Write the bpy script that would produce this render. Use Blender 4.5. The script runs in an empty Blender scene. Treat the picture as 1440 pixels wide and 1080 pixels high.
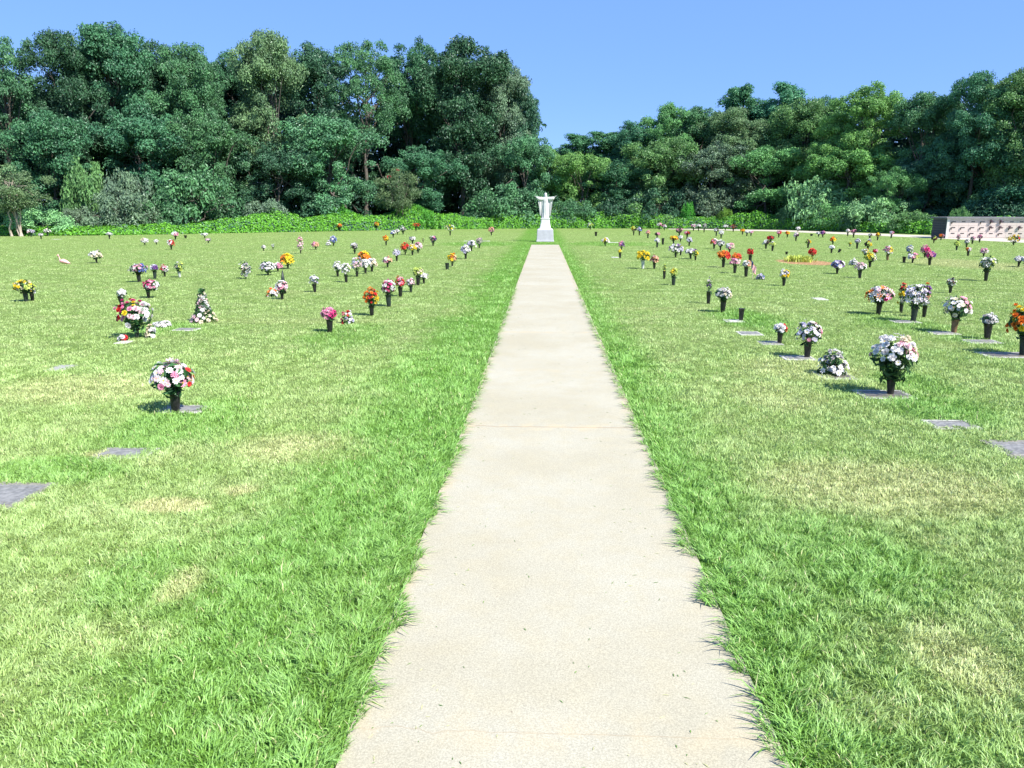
import bpy, math
import numpy as np
from mathutils import Matrix, Vector

rng = np.random.default_rng(11)
scene = bpy.context.scene
COL = scene.collection

# ------------------------------------------------------------------ camera
F = 1082.0                      # focal length in pixels of a 1440 px wide frame
EYE = np.array([-0.03, 0.0, 1.6])
PITCH = math.atan(243 / F)
YAW = math.atan(45 * math.cos(PITCH) / F)
c, s = math.cos(YAW), math.sin(YAW)
FW = np.array([-s * math.cos(PITCH), c * math.cos(PITCH), -math.sin(PITCH)])
RT = np.array([c, s, 0.0])
UP = np.cross(RT, FW)

def ray(px, py):
    return RT * (px - 720) / F + UP * (540 - py) / F + FW

def ground(px, py):
    """ground point seen at a pixel"""
    d = ray(px, py)
    return EYE + d * (-EYE[2] / d[2])

def at_depth(px, py, y):
    """point of the ray at world depth y"""
    d = ray(px, py)
    return EYE + d * ((y - EYE[1]) / d[1])

def px_size(p):
    """metres per photo pixel at a point"""
    return float(np.dot(np.asarray(p) - EYE, FW)) / F

cam = bpy.data.cameras.new('camera')
cam.sensor_width = 36
cam.lens = F / 1440 * 36
cam.clip_end = 2000
cam.clip_start = 0.05
camo = bpy.data.objects.new('camera', cam)
camo.location = EYE
camo.rotation_euler = (math.pi / 2 - PITCH, 0, YAW)
COL.objects.link(camo)
scene.camera = camo

# ------------------------------------------------------------------ light
SUN_EL = math.radians(48)
SH = np.array([0.79, -0.61]); SH /= np.linalg.norm(SH)
SUN = Vector((SH[0] * math.cos(SUN_EL), SH[1] * math.cos(SUN_EL), math.sin(SUN_EL)))
sl = bpy.data.lights.new('sun', 'SUN')
sl.energy = 5.0
sl.angle = math.radians(0.53)
sl.color = (1.0, 0.955, 0.88)
so = bpy.data.objects.new('sun', sl)
so.rotation_euler = SUN.to_track_quat('Z', 'Y').to_euler()
so.location = (40, -20, 60)
COL.objects.link(so)

world = bpy.data.worlds.new('World')
scene.world = world
world.use_nodes = True
wn = world.node_tree
for n in list(wn.nodes):
    wn.nodes.remove(n)
sky = wn.nodes.new('ShaderNodeTexSky')
sky.sky_type = 'NISHITA'
sky.sun_disc = False
sky.sun_elevation = SUN_EL
sky.sun_rotation = math.atan2(SH[0], SH[1])
sky.altitude = 2500
sky.air_density = 1.0
sky.dust_density = 0.0
sky.ozone_density = 5.0
bg = wn.nodes.new('ShaderNodeBackground')
bg.inputs['Strength'].default_value = 0.11
wo = wn.nodes.new('ShaderNodeOutputWorld')
hs = wn.nodes.new('ShaderNodeHueSaturation')
hs.inputs['Saturation'].default_value = 1.0
wn.links.new(sky.outputs[0], hs.inputs['Color'])
mx = wn.nodes.new('ShaderNodeMix'); mx.data_type = 'RGBA'; mx.inputs[0].default_value = 0.72
mx.inputs[7].default_value = (1.02, 2.08, 4.9, 1)      # clear even blue of the whole sky
wn.links.new(hs.outputs[0], mx.inputs[6])
wn.links.new(mx.outputs[2], bg.inputs['Color'])
wn.links.new(bg.outputs[0], wo.inputs['Surface'])

vs = scene.view_settings
vs.view_transform = 'Standard'
vs.look = 'None'
vs.exposure = 1.05
vs.gamma = 1.0
vs.use_curve_mapping = False
scene.cycles.max_bounces = 6
scene.cycles.diffuse_bounces = 2
scene.cycles.transparent_max_bounces = 4

# ------------------------------------------------------------------ node helpers
class N:
    """small wrapper to write node trees"""
    def __init__(self, tree):
        self.t = tree
    def new(self, typ, **kw):
        n = self.t.nodes.new(typ)
        for k, v in kw.items():
            setattr(n, k, v)
        return n
    def put(self, sock, v):
        if hasattr(v, 'is_output'):
            self.t.links.new(v, sock)
        else:
            sock.default_value = v
    def math(self, op, a, b=0.0, c=0.0, clamp=False):
        n = self.new('ShaderNodeMath', operation=op, use_clamp=clamp)
        for i, v in enumerate((a, b, c)):
            self.put(n.inputs[i], v)
        return n.outputs[0]
    def mix(self, fac, a, b):
        n = self.new('ShaderNodeMix', data_type='RGBA')
        self.put(n.inputs[0], fac)
        self.put(n.inputs[6], a)
        self.put(n.inputs[7], b)
        return n.outputs[2]
    def noise(self, vec, scale, detail=2.0, rough=0.5):
        n = self.new('ShaderNodeTexNoise')
        self.put(n.inputs['Vector'], vec)
        n.inputs['Scale'].default_value = scale
        n.inputs['Detail'].default_value = detail
        n.inputs['Roughness'].default_value = rough
        return n.outputs[0]
    def step(self, v, lo, hi, a=0.0, b=1.0):
        n = self.new('ShaderNodeMapRange')
        n.interpolation_type = 'SMOOTHSTEP'
        for i, x in enumerate((v, lo, hi, a, b)):
            self.put(n.inputs[i], x)
        return n.outputs[0]
    def vscale(self, vec, xyz):
        n = self.new('ShaderNodeVectorMath', operation='MULTIPLY')
        self.put(n.inputs[0], vec)
        n.inputs[1].default_value = xyz
        return n.outputs[0]

def rgb(r, g, b):
    return (r, g, b, 1.0)

def material(name):
    m = bpy.data.materials.new(name)
    m.use_nodes = True
    t = m.node_tree
    for n in list(t.nodes):
        t.nodes.remove(n)
    k = N(t)
    out = k.new('ShaderNodeOutputMaterial')
    return m, k, out

def principled(k, out, color, rough=0.8, spec=0.3, bump=None, bump_dist=0.01, metallic=0.0):
    p = k.new('ShaderNodeBsdfPrincipled')
    k.put(p.inputs['Base Color'], color)
    k.put(p.inputs['Roughness'], rough)
    p.inputs['Specular IOR Level'].default_value = spec
    p.inputs['Metallic'].default_value = metallic
    if bump is not None:
        b = k.new('ShaderNodeBump')
        b.inputs['Distance'].default_value = bump_dist
        b.inputs['Strength'].default_value = 1.0
        k.put(b.inputs['Height'], bump)
        k.t.links.new(b.outputs[0], p.inputs['Normal'])
    k.t.links.new(p.outputs[0], out.inputs['Surface'])
    return p

def simple_mat(name, col, rough=0.7, spec=0.3, var=0.15, scale=25.0, bump=0.0, metallic=0.0):
    m, k, out = material(name)
    tc = k.new('ShaderNodeTexCoord').outputs['Object']
    n = k.noise(tc, scale, 4.0, 0.6)
    lo = rgb(*[x * (1 - var) for x in col]); hi = rgb(*[min(1, x * (1 + var)) for x in col])
    cc = k.mix(k.step(n, 0.3, 0.7), lo, hi)
    principled(k, out, cc, rough, spec, n if bump else None, bump, metallic)
    return m

# ------------------------------------------------------------------ mesh helpers
def mesh_tris(name, V, T, mats, smooth=False, tint=None, mat_index=None):
    V = np.ascontiguousarray(V, dtype=np.float32)
    T = np.ascontiguousarray(T, dtype=np.int32)
    me = bpy.data.meshes.new(name)
    me.vertices.add(len(V)); me.vertices.foreach_set('co', V.ravel())
    me.loops.add(T.size); me.loops.foreach_set('vertex_index', T.ravel())
    me.polygons.add(len(T))
    me.polygons.foreach_set('loop_start', np.arange(0, T.size, 3, dtype=np.int32))
    me.polygons.foreach_set('use_smooth', np.full(len(T), bool(smooth)))
    if not isinstance(mats, (list, tuple)):
        mats = [mats]
    for m in mats:
        me.materials.append(m)
    if mat_index is not None:
        me.polygons.foreach_set('material_index', np.ascontiguousarray(mat_index, dtype=np.int32))
    if tint is not None:
        a = me.attributes.new('tint', 'FLOAT', 'POINT')
        a.data.foreach_set('value', np.ascontiguousarray(tint, dtype=np.float32))
    me.update()
    return me

def link(name, me, parent=None, loc=None):
    o = bpy.data.objects.new(name, me)
    COL.objects.link(o)
    if parent is not None:
        o.parent = parent
    if loc is not None:
        o.location = loc
    return o

def empty(name, loc, rotz=0.0):
    o = bpy.data.objects.new(name, None)
    o.empty_display_size = 0.1
    o.location = loc
    o.rotation_euler = (0, 0, rotz)
    COL.objects.link(o)
    return o

LABELS = {}
def tag(o, label=None, cat=None, group=None, kind=None):
    if label:
        o['label'] = label
        if cat:
            LABELS.setdefault(label, []).append((o.name, group))
    if cat: o['category'] = cat
    if group: o['group'] = group
    if kind: o['kind'] = kind
    return o

class Geo:
    """collects triangle soups with material slots"""
    def __init__(self):
        self.V, self.T, self.M, self.A, self.n = [], [], [], [], 0
    def add(self, V, T, m=0, tint=0.5):
        V = np.asarray(V, dtype=float); T = np.asarray(T, dtype=int)
        self.V.append(V); self.T.append(T + self.n)
        self.M.append(np.full(len(T), m)); 
        self.A.append(np.full(len(V), tint) if np.isscalar(tint) else tint)
        self.n += len(V)
        return self
    def box(self, lo, hi, m=0):
        x0, y0, z0 = lo; x1, y1, z1 = hi
        V = [(x0,y0,z0),(x1,y0,z0),(x1,y1,z0),(x0,y1,z0),(x0,y0,z1),(x1,y0,z1),(x1,y1,z1),(x0,y1,z1)]
        Q = [(3,2,1,0),(4,5,6,7),(0,1,5,4),(1,2,6,5),(2,3,7,6),(3,0,4,7)]
        T = [t for q in Q for t in ((q[0],q[1],q[2]),(q[0],q[2],q[3]))]
        return self.add(V, T, m)
    def tube(self, pts, rad, seg=8, m=0, cap=True, tint=0.5):
        pts = np.asarray(pts, dtype=float); n = len(pts)
        rad = np.broadcast_to(np.asarray(rad, dtype=float), (n,))
        d = np.gradient(pts, axis=0)
        d /= np.linalg.norm(d, axis=1)[:, None] + 1e-9
        ref = np.array([0.31, 0.95, 0.05]) if abs(d[0][2]) > 0.5 else np.array([0.05, 0.1, 1.0])
        V = []
        for i in range(n):
            a = np.cross(d[i], ref); a /= np.linalg.norm(a) + 1e-9
            b = np.cross(d[i], a)
            th = np.linspace(0, 2 * math.pi, seg, endpoint=False)
            V.append(pts[i] + rad[i] * (np.cos(th)[:, None] * a + np.sin(th)[:, None] * b))
        V = np.concatenate(V)
        T = ring_tris(n, seg)
        if cap:
            k = len(V)
            V = np.vstack([V, pts[0], pts[-1]])
            T += [(j, (j + 1) % seg, k) for j in range(seg)]
            o = (n - 1) * seg
            T += [(o + (j + 1) % seg, o + j, k + 1) for j in range(seg)]
        return self.add(V, T, m, tint)
    def rings(self, R, m=0, cap=True):
        """R: list of (seg,3) rings"""
        n = len(R); seg = len(R[0])
        V = np.concatenate(R); T = ring_tris(n, seg)
        if cap:
            k = len(V)
            V = np.vstack([V, np.mean(R[0], axis=0), np.mean(R[-1], axis=0)])
            T += [((j + 1) % seg, j, k) for j in range(seg)]
            o = (n - 1) * seg
            T += [(o + j, o + (j + 1) % seg, k + 1) for j in range(seg)]
        return self.add(V, T, m)
    def lathe(self, prof, seg=18, m=0, ctr=(0, 0, 0), cap=True):
        th = np.linspace(0, 2 * math.pi, seg, endpoint=False)
        R = [np.stack([ctr[0] + r * np.cos(th), ctr[1] + r * np.sin(th), np.full(seg, ctr[2] + z)], 1) for r, z in prof]
        return self.rings(R, m, cap)
    def mesh(self, name, mats, smooth=False):
        return mesh_tris(name, np.concatenate(self.V), np.concatenate(self.T), mats, smooth,
                         np.concatenate(self.A), np.concatenate(self.M))

def ring_tris(n, seg):
    T = []
    for i in range(n - 1):
        for j in range(seg):
            a = i * seg + j; b = i * seg + (j + 1) % seg
            T += [(a, b, b + seg), (a, b + seg, a + seg)]
    return T

def unit(v):
    return v / (np.linalg.norm(v, axis=-1, keepdims=True) + 1e-9)

def frames(nrm, rg):
    r = rg.normal(size=nrm.shape)
    t = unit(np.cross(nrm, r)); b = np.cross(nrm, t)
    return t, b

def leaf_cards(P, Nn, size, rg, aspect=0.55, fold=0.18):
    """rhombic folded leaves (two triangles) at P facing Nn"""
    n = len(P)
    t, b = frames(Nn, rg)
    sz = (size * rg.uniform(0.7, 1.3, n))[:, None]
    a = P + t * sz * 0.5; d = P - t * sz * 0.5
    e = P + b * sz * aspect * 0.5 + Nn * sz * fold
    g = P - b * sz * aspect * 0.5 + Nn * sz * fold
    V = np.stack([a, e, d, g], 1).reshape(-1, 3)
    i = np.arange(n)[:, None] * 4
    T = np.concatenate([i + [0, 1, 2], i + [0, 2, 3]], 0)
    return V, T, np.repeat(rg.uniform(0, 1, n), 4)

def leaf_blobs(ctr, rad, dens, size, rg, flat=0.85, up=0.25):
    """leaf shells round many blob centres"""
    ctr = np.asarray(ctr, float); rad = np.asarray(rad, float)
    cnt = np.maximum(8, (dens * rad ** 2).astype(int))
    idx = np.repeat(np.arange(len(ctr)), cnt)
    n = len(idx)
    d = unit(rg.normal(size=(n, 3)))
    d[:, 2] = np.where((d[:, 2] < -0.25) & (rg.uniform(size=n) < 0.65), -d[:, 2], d[:, 2])
    sh = rg.uniform(0.2, 1.0, n) ** 0.45 * rg.uniform(0.80, 1.20, n)
    P = ctr[idx] + d * (rad[idx] * sh)[:, None] * np.array([1, 1, flat])
    Nn = unit(d + rg.normal(size=(n, 3)) * 0.55 + np.array([0, 0, up]))
    V, T, A = leaf_cards(P, Nn, size, rg)
    bt = np.repeat(rg.uniform(0, 1, len(ctr))[idx], 4)
    return V, T, 0.5 * A + 0.5 * bt
# ------------------------------------------------------------------ lawn colour shared by the soil sheet and the blades
PATH_W = 0.625          # half width
PATH_END = float(ground(766, 344.5)[1])

def patch(px, py, w, h, amt):
    p = ground(px, py)
    sx = px_size(p) * w / 2
    q0 = ground(px, py - h / 2); q1 = ground(px, py + h / 2)
    return (p[0], (q0[1] + q1[1]) / 2, max(sx, .1), max(abs(q0[1] - q1[1]) / 2, .1), amt)

LUSH_SHADE = [patch(*a) for a in (
    (240, 605, 230, 95, .7), (70, 665, 260, 50, .8), (190, 820, 170, 120, .6), (560, 560, 200, 110, .5),
    (1180, 800, 330, 170, .7), (1330, 580, 170, 60, .7), (1290, 540, 130, 40, .6), (1060, 452, 110, 44, .8),
    (480, 475, 140, 44, .6), (400, 760, 260, 90, .6), (560, 680, 150, 170, .5), (1270, 455, 130, 30, .5),
    (230, 462, 120, 24, .6), (1390, 482, 110, 30, .5), (330, 950, 260, 130, .5), (680, 343, 150, 8, .7), (860, 343, 150, 8, .7))]  # last two: darker grass bands painting in the shadow strip at the path end
DRY = [patch(*a) for a in (
    (430, 632, 230, 50, .6), (235, 712, 130, 26, .95), (120, 548, 280, 50, .5), (338, 690, 60, 18, .8), (255, 825, 60, 60, .9),
    (1250, 690, 420, 90, .6), (1350, 930, 160, 120, .5), (1130, 520, 200, 40, .4), (150, 640, 70, 10, .95),
    (650, 437, 60, 20, .5), (1100, 560, 150, 50, .35), (180, 900, 200, 60, .35), (1200, 1000, 200, 70, .35), (1370, 372, 160, 20, .6))]
SOIL = patch(1133, 369, 82, 9, 1.0)

def lawn_colour(k, pos):
    sep = k.new('ShaderNodeSeparateXYZ'); k.put(sep.inputs[0], pos)
    x, y = sep.outputs[0], sep.outputs[1]
    flat = k.vscale(pos, (1, 1, 0))
    n1 = k.noise(flat, 0.35, 3.0, 0.6)
    n2 = k.noise(flat, 1.7, 4.0, 0.65)
    n3 = k.noise(flat, 7.0, 3.0, 0.6)
    long_ = k.noise(k.vscale(flat, (0.25, 1.2, 0)), 0.5, 3.0, 0.6)       # mower swathes across the view
    def blob(lst):
        tot = None
        for (cx, cy, rx, ry, am) in lst:
            dx = k.math('MULTIPLY_ADD', x, 1 / rx, -cx / rx)
            dy = k.math('MULTIPLY_ADD', y, 1 / ry, -cy / ry)
            d2 = k.math('ADD', k.math('MULTIPLY', dx, dx), k.math('MULTIPLY', dy, dy))
            d2 = k.math('MULTIPLY_ADD', k.math('SUBTRACT', n2, 0.5), 1.6, d2)
            v = k.step(d2, 0.15, 1.25, am, 0.0)
            tot = v if tot is None else k.math('MAXIMUM', tot, v)
        return tot
    ax = k.math('ABSOLUTE', k.math('MULTIPLY_ADD', x, 1.0, -0.0))
    side = k.math('LESS_THAN', x, 0.0)
    edge = k.math('MULTIPLY_ADD', side, 0.45, 0.75)
    near = k.step(k.math('MULTIPLY_ADD', k.math('SUBTRACT', n2, 0.5), 1.2, ax), edge, k.math('ADD', edge, 0.75), 0.85, 0.0)
    lush_shade = k.math('MAXIMUM', blob(LUSH_SHADE), near)
    lush_shade = k.math('MULTIPLY_ADD', k.math('SUBTRACT', n1, 0.5), .9, lush_shade)
    lush_shade = k.math('MULTIPLY_ADD', k.math('SUBTRACT', n2, 0.5), .7, lush_shade, True)
    dry = k.math('MAXIMUM', blob(DRY), k.step(k.math('MULTIPLY_ADD', n3, 0.25, n2), 0.68, 0.92, 0.0, 0.5))
    dry = k.math('MAXIMUM', dry, k.step(long_, 0.55, 0.78, 0.0, 0.4))
    dry = k.math('MULTIPLY', dry, k.math('SUBTRACT', 1.0, k.math('MULTIPLY', lush_shade, 0.75)), clamp=True)
    base = k.mix(k.step(n2, 0.3, 0.7), rgb(.235, .358, .090), rgb(.288, .392, .128))
    c1 = k.mix(lush_shade, base, rgb(.140, .315, .043))
    c2 = k.mix(k.math('MULTIPLY', dry, .66), c1, rgb(.52, .49, .23))
    c3 = k.mix(k.step(blob([SOIL]), .25, .7), c2, rgb(.55, .33, .17))
    return c3, n3, flat

# lawn soil sheet
m_lawn, k, out = material('lawn_soil')
geo = k.new('ShaderNodeNewGeometry')
col, n3, flat = lawn_colour(k, geo.outputs['Position'])
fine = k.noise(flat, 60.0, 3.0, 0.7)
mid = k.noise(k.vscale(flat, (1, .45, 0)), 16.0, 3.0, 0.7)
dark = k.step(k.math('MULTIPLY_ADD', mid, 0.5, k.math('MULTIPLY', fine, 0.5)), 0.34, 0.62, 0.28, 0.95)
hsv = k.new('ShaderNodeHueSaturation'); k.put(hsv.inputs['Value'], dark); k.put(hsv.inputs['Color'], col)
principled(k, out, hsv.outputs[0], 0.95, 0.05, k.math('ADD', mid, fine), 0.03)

# grass blades
m_blade, k, out = material('grass_blade')
geo = k.new('ShaderNodeNewGeometry')
col, n3, flat = lawn_colour(k, geo.outputs['Position'])
at = k.new('ShaderNodeAttribute'); at.attribute_name = 'tint'
tint = at.outputs['Fac']
hsv = k.new('ShaderNodeHueSaturation')
k.put(hsv.inputs['Value'], k.math('MULTIPLY_ADD', tint, 1.35, 0.48))
k.put(hsv.inputs['Saturation'], k.math('MULTIPLY_ADD', tint, -0.25, 1.08))
k.put(hsv.inputs['Color'], col)
strawc = k.mix(k.step(tint, 0.93, 0.96, 0.0, 0.8), hsv.outputs[0], rgb(.56, .50, .28))
up = k.new('ShaderNodeVectorMath', operation='ADD')
k.put(up.inputs[0], geo.outputs['Normal']); up.inputs[1].default_value = (0, 0, 0.6)
nn = k.new('ShaderNodeVectorMath', operation='NORMALIZE'); k.put(nn.inputs[0], up.outputs[0])
df = k.new('ShaderNodeBsdfDiffuse'); k.put(df.inputs['Color'], strawc); k.t.links.new(nn.outputs[0], df.inputs['Normal'])
tr = k.new('ShaderNodeBsdfTranslucent'); k.put(tr.inputs['Color'], strawc)
ms = k.new('ShaderNodeMixShader'); ms.inputs[0].default_value = 0.2
k.t.links.new(df.outputs[0], ms.inputs[1]); k.t.links.new(tr.outputs[0], ms.inputs[2])
gl = k.new('ShaderNodeBsdfGlossy'); gl.inputs['Roughness'].default_value = 0.45
gl.inputs['Color'].default_value = rgb(.9, .95, .85)
ms2 = k.new('ShaderNodeMixShader'); ms2.inputs[0].default_value = 0.035
k.t.links.new(ms.outputs[0], ms2.inputs[1]); k.t.links.new(gl.outputs[0], ms2.inputs[2])
k.t.links.new(ms2.outputs[0], out.inputs['Surface'])

# concrete
def concrete(name, base, joints):
    m, k, out = material(name)
    geo = k.new('ShaderNodeNewGeometry'); pos = geo.outputs['Position']
    sep = k.new('ShaderNodeSeparateXYZ'); k.put(sep.inputs[0], pos)
    big = k.noise(pos, 0.9, 4.0, 0.6)
    med = k.noise(pos, 6.0, 4.0, 0.65)
    grit = k.noise(pos, 150.0, 3.0, 0.75)
    grit2 = k.noise(pos, 420.0, 2.0, 0.7)
    vor = k.new('ShaderNodeTexVoronoi'); vor.inputs['Scale'].default_value = 26.0
    k.put(vor.inputs['Vector'], pos)
    b = np.array(base)
    col = k.mix(k.step(big, 0.3, 0.7), rgb(*(b * [.93, .91, .86])), rgb(*(b * [1.05, 1.06, 1.09])))
    col = k.mix(k.step(med, 0.35, 0.75, 0.0, 0.5), col, rgb(*(b * [1.02, .97, .86])))
    g = k.math('MULTIPLY_ADD', grit, 0.6, k.math('MULTIPLY', grit2, 0.4))
    h = k.new('ShaderNodeHueSaturation'); k.put(h.inputs['Color'], col)
    k.put(h.inputs['Value'], k.step(g, 0.36, 0.64, 0.74, 1.2))
    spec = k.math('MULTIPLY', k.step(vor.outputs['Distance'], 0.07, 0.12, 1.0, 0.0), k.step(k.noise(pos, 3.1, 2.0), 0.55, 0.68, 0.0, 0.6))
    col = k.mix(spec, h.outputs[0], rgb(.16, .12, .09))
    if joints:
        wob = k.math('MULTIPLY', k.math('SUBTRACT', k.noise(k.vscale(pos, (1, 0, 0)), 3.3, 5.0, 0.6), 0.5), 0.20)
        wobs = k.math('MULTIPLY', wob, k.step(sep.outputs[0], -0.45, 0.0, 1.0, 0.12))
        yy = k.math('ADD', sep.outputs[1], wobs)
        for jy, wd, am in joints:
            dd = k.math('ABSOLUTE', k.math('SUBTRACT', yy, jy))
            col = k.mix(k.step(dd, wd * .4, wd, am, 0.0), col, rgb(.28, .21, .13))
            st = k.math('MULTIPLY', k.step(dd, 0.0, 0.15, 0.5, 0.0), k.step(med, 0.4, 0.65))
            col = k.mix(k.math('MULTIPLY', st, am), col, rgb(.50, .40, .24))
        # worn, earthy margin where the lawn creeps in
        ed = k.math('MULTIPLY_ADD', k.math('SUBTRACT', med, 0.5), 0.14, k.math('ABSOLUTE', k.math('SUBTRACT', sep.outputs[0], 0.035)))
        col = k.mix(k.math('MULTIPLY', k.step(ed, 0.56, 0.66, 0.0, 0.6), k.step(big, .4, .65)), col, rgb(.40, .32, .20))
    principled(k, out, col, 0.9, 0.2, g, 0.0009)
    return m

jy = float(ground(720, 602)[1])
JOINTS = [(jy, 0.012, .75), (float(ground(720, 468)[1]), 0.014, .55), (float(ground(720, 1035)[1]), 0.004, .35),
          (jy + 11.2, 0.02, .5), (jy + 18.0, .03, .5), (jy + 2.1, 0.006, .25)]
m_path = concrete('path_concrete', (.368, .347, .268), JOINTS)
m_drive = concrete('drive_concrete', (.45, .42, .35), None)

# ground to the horizon
g = Geo()
xs = np.array([-900, -120, -30, 0, 30, 120, 900.]); ys = np.array([-60, -10, 0, 20, 60, 140, 1200.])
V = [(x, y, 0.0) for y in ys for x in xs]; T = []
for j in range(len(ys) - 1):
    for i in range(len(xs) - 1):
        a = j * len(xs) + i
        T += [(a, a + 1, a + 8), (a, a + 8, a + 7)]
g.add(V, T)
lawn = tag(link('lawn_ground', g.mesh('lawn_ground', m_lawn)), kind='structure')

g = Geo()
g.box((-PATH_W, -4.0, -0.05), (PATH_W + .08, PATH_END, 0.012))
tag(link('path', g.mesh('path', m_path)), kind='structure')

# drive at the far right
near_e = [(940, 322.4), (1000, 323.6), (1100, 325.8), (1220, 331), (1330, 336), (1440, 341.5), (1560, 349)]
far_e = [(940, 321.6), (1000, 322.2), (1100, 323.6), (1220, 328), (1330, 332.2), (1440, 337), (1560, 343)]
A = np.array([ground(*p) for p in near_e]); B = np.array([ground(*p) for p in far_e])
tt = np.linspace(0, len(A) - 1, 60)
def interp(P): return np.stack([np.interp(tt, np.arange(len(P)), P[:, i]) for i in range(3)], 1)
A, B = interp(A), interp(B)
A[:, 2] = B[:, 2] = 0.006
n = len(A)
V = np.vstack([A, B]); T = []
for i in range(n - 1):
    T += [(i, i + 1, n + i + 1), (i, n + i + 1, n + i)]
DRIVE = (A, B)
tag(link('driveway', mesh_tris('driveway', V, T, m_drive)), kind='structure')

# ------------------------------------------------------------------ flat grave markers (px, py, width px, length m, style, label)
MARKERS = [
    (2, 697, 104, .44, 'dark', 'large grey flat grave marker cut by the left edge of the photo, nearest of all'),
    (176, 637.5, 78, .24, 'grey', 'plain grey flat grave marker sunk in the lawn in front of the nearest left bouquet'),
    (258, 575.5, 66, .26, 'light', 'pale flat grave marker under the nearest white and pink bouquet at left'),
    (86, 517.5, 26, .30, 'grey', 'small pale flat grave marker alone in the grass at far left'),
    (262, 463.5, 34, .25, 'light', 'narrow white flat grave marker in front of the flowering cone'),
    (174, 481.5, 18, .22, 'light', 'tiny white flat grave marker under the red and white flowers lying at left'),
    (1243, 555.0, 72, .34, 'bronze', 'flat grave marker under the tallest leafy white bouquet, shaded at its left'),
    (1338, 597.5, 66, .26, 'light', 'bare light grey flat grave marker in the lawn right of the leafy bouquet'),
    (1434, 632, 70, .42, 'dark', 'bare grey flat grave marker cut by the right edge of the photo'),
    (1174, 528.5, 48, .36, 'bronze', 'flat grave marker half hidden by the low heap of dusty white flowers'),
    (1122, 503.5, 44, .28, 'light', 'flat grave marker under the round lavender and white bouquet at right'),
    (1054, 469, 32, .34, 'light', 'bare flat grave marker with pale top nearest the path on the right lawn'),
    (1083, 482.5, 30, .30, 'grey', 'flat grave marker under the short black vase of red and white flowers'),
    (1032, 451.5, 26, .28, 'light', 'pale flat grave marker at the foot of the empty black vase'),
    (1273, 452.5, 36, .28, 'light', 'flat grave marker under the big cluster of lavender white flowers'),
    (1327, 468.5, 36, .28, 'light', 'flat grave marker under the cream and pink bouquet in the brown vase'),
    (1381, 480.5, 44, .28, 'light', 'flat grave marker under the small dark green and white bouquet at right'),
    (1416, 499.5, 70, .36, 'bronze', 'flat grave marker beneath the orange and yellow bouquet at the right edge'),
    (1153, 420.5, 16, .40, 'light', 'small pale flat grave marker alone in the middle of the right lawn'),
    (671, 339.0, 36, .60, 'light', 'long white flat stone left of the statue at the end of the path'),
    (862, 341.0, 15, .60, 'light', 'white flat stone beside the white and yellow bouquet right of the statue'),
    (80, 336.5, 9, .5, 'light', 'tiny white flat stone at the far left edge of the lawn'),
    (865, 362.0, 10, .5, 'light', 'small pale flat stone beside the yellow ringed vase near the path'),
]
m_gran = {
    'dark': simple_mat('granite_dark', (.22, .205, .17), .55, .4, .25, 90, 0.002),
    'grey': simple_mat('granite_grey', (.30, .30, .26), .6, .35, .25, 90, 0.002),
    'light': simple_mat('granite_light', (.44, .435, .38), .6, .35, .2, 90, 0.002),
    'bronze': simple_mat('granite_pale', (.33, .325, .30), .6, .35, .25, 90, 0.002)}
m_brz = simple_mat('bronze_plate', (.14, .125, .10), .5, .5, .3, 40, 0.002, 0.3)
m_brz2 = simple_mat('worn_plate', (.20, .195, .18), .5, .4, .3, 30, 0.003)
BLOCK = []              # rectangles without grass
def rounded_slab(g, w, l, z0, z1, m=0, bev=0.006):
    def ring(z, ins):
        r = 0.015
        pts = []
        for (sx, sy, a0) in ((1, 1, 0), (-1, 1, 90), (-1, -1, 180), (1, -1, 270)):
            for a in (0, 45, 90):
                t = math.radians(a0 + a)
                pts.append((sx * (w / 2 - r - ins) + r * math.cos(t), sy * (l / 2 - r - ins) + r * math.sin(t), z))
        return np.array(pts)
    g.rings([ring(z0, 0), ring(z1 - bev, 0), ring(z1, bev)], m)

for (px, py, wp, ln, st, lab) in MARKERS:
    p = ground(px, py)
    w = wp * px_size(p)
    root = empty('grave_marker', (p[0], p[1], 0))
    tag(root, lab, 'grave marker', 'flat grave markers in the lawn')
    g = Geo(); rounded_slab(g, w, ln, -0.04, 0.006, 0, .003)
    link('stone_base', g.mesh('stone_base', m_gran[st]), root)
    if wp > 28:
        g = Geo(); rounded_slab(g, w * .80, ln * .68, 0.0065, 0.010, 0, .002)
        # raised border and rosettes of the plate
        for yy in (-1, 1):
            g.box((-w * .36, yy * ln * .27 - .006, .0095), (w * .36, yy * ln * .27 + .006, .0125))
        link('name_plate', g.mesh('name_plate', m_brz2 if st != 'bronze' else m_brz), root)
    BLOCK.append((p[0], p[1], w / 2 - .02, ln / 2 - .015))

# ------------------------------------------------------------------ grass blades
rg = np.random.default_rng(5)
def wsum(x, seed, f):
    q = np.random.default_rng(seed); r = 0
    for i in range(6):
        r = r + np.sin(x * f * q.uniform(.5, 3.5) + q.uniform(0, 6.28)) / 3
    return r
def edge_line(y, side):
    return PATH_W - 0.006 + 0.072 * side + 0.024 * wsum(y, 3 + side, 4.0) + 0.020 * wsum(y, 9 + side, 14.0)

# distances: density falls with distance
def sample(n, d0, d1, ex):
    u = rg.uniform(size=n); e = 2 - ex
    d = (d0 ** e + u * (d1 ** e - d0 ** e)) ** (1 / e)
    lat = rg.uniform(-.84, .84, n) * d
    hx, hy = -math.sin(YAW), math.cos(YAW)
    return np.stack([EYE[0] + d * hx + lat * hy, d * hy - lat * hx], 1), d

P1, d1 = sample(270000, 1.9, 4.0, 0.0)
P2, d2 = sample(930000, 4.0, 62.0, 2.5)
P = np.vstack([P1, P2]); D = np.concatenate([d1, d2])
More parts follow.
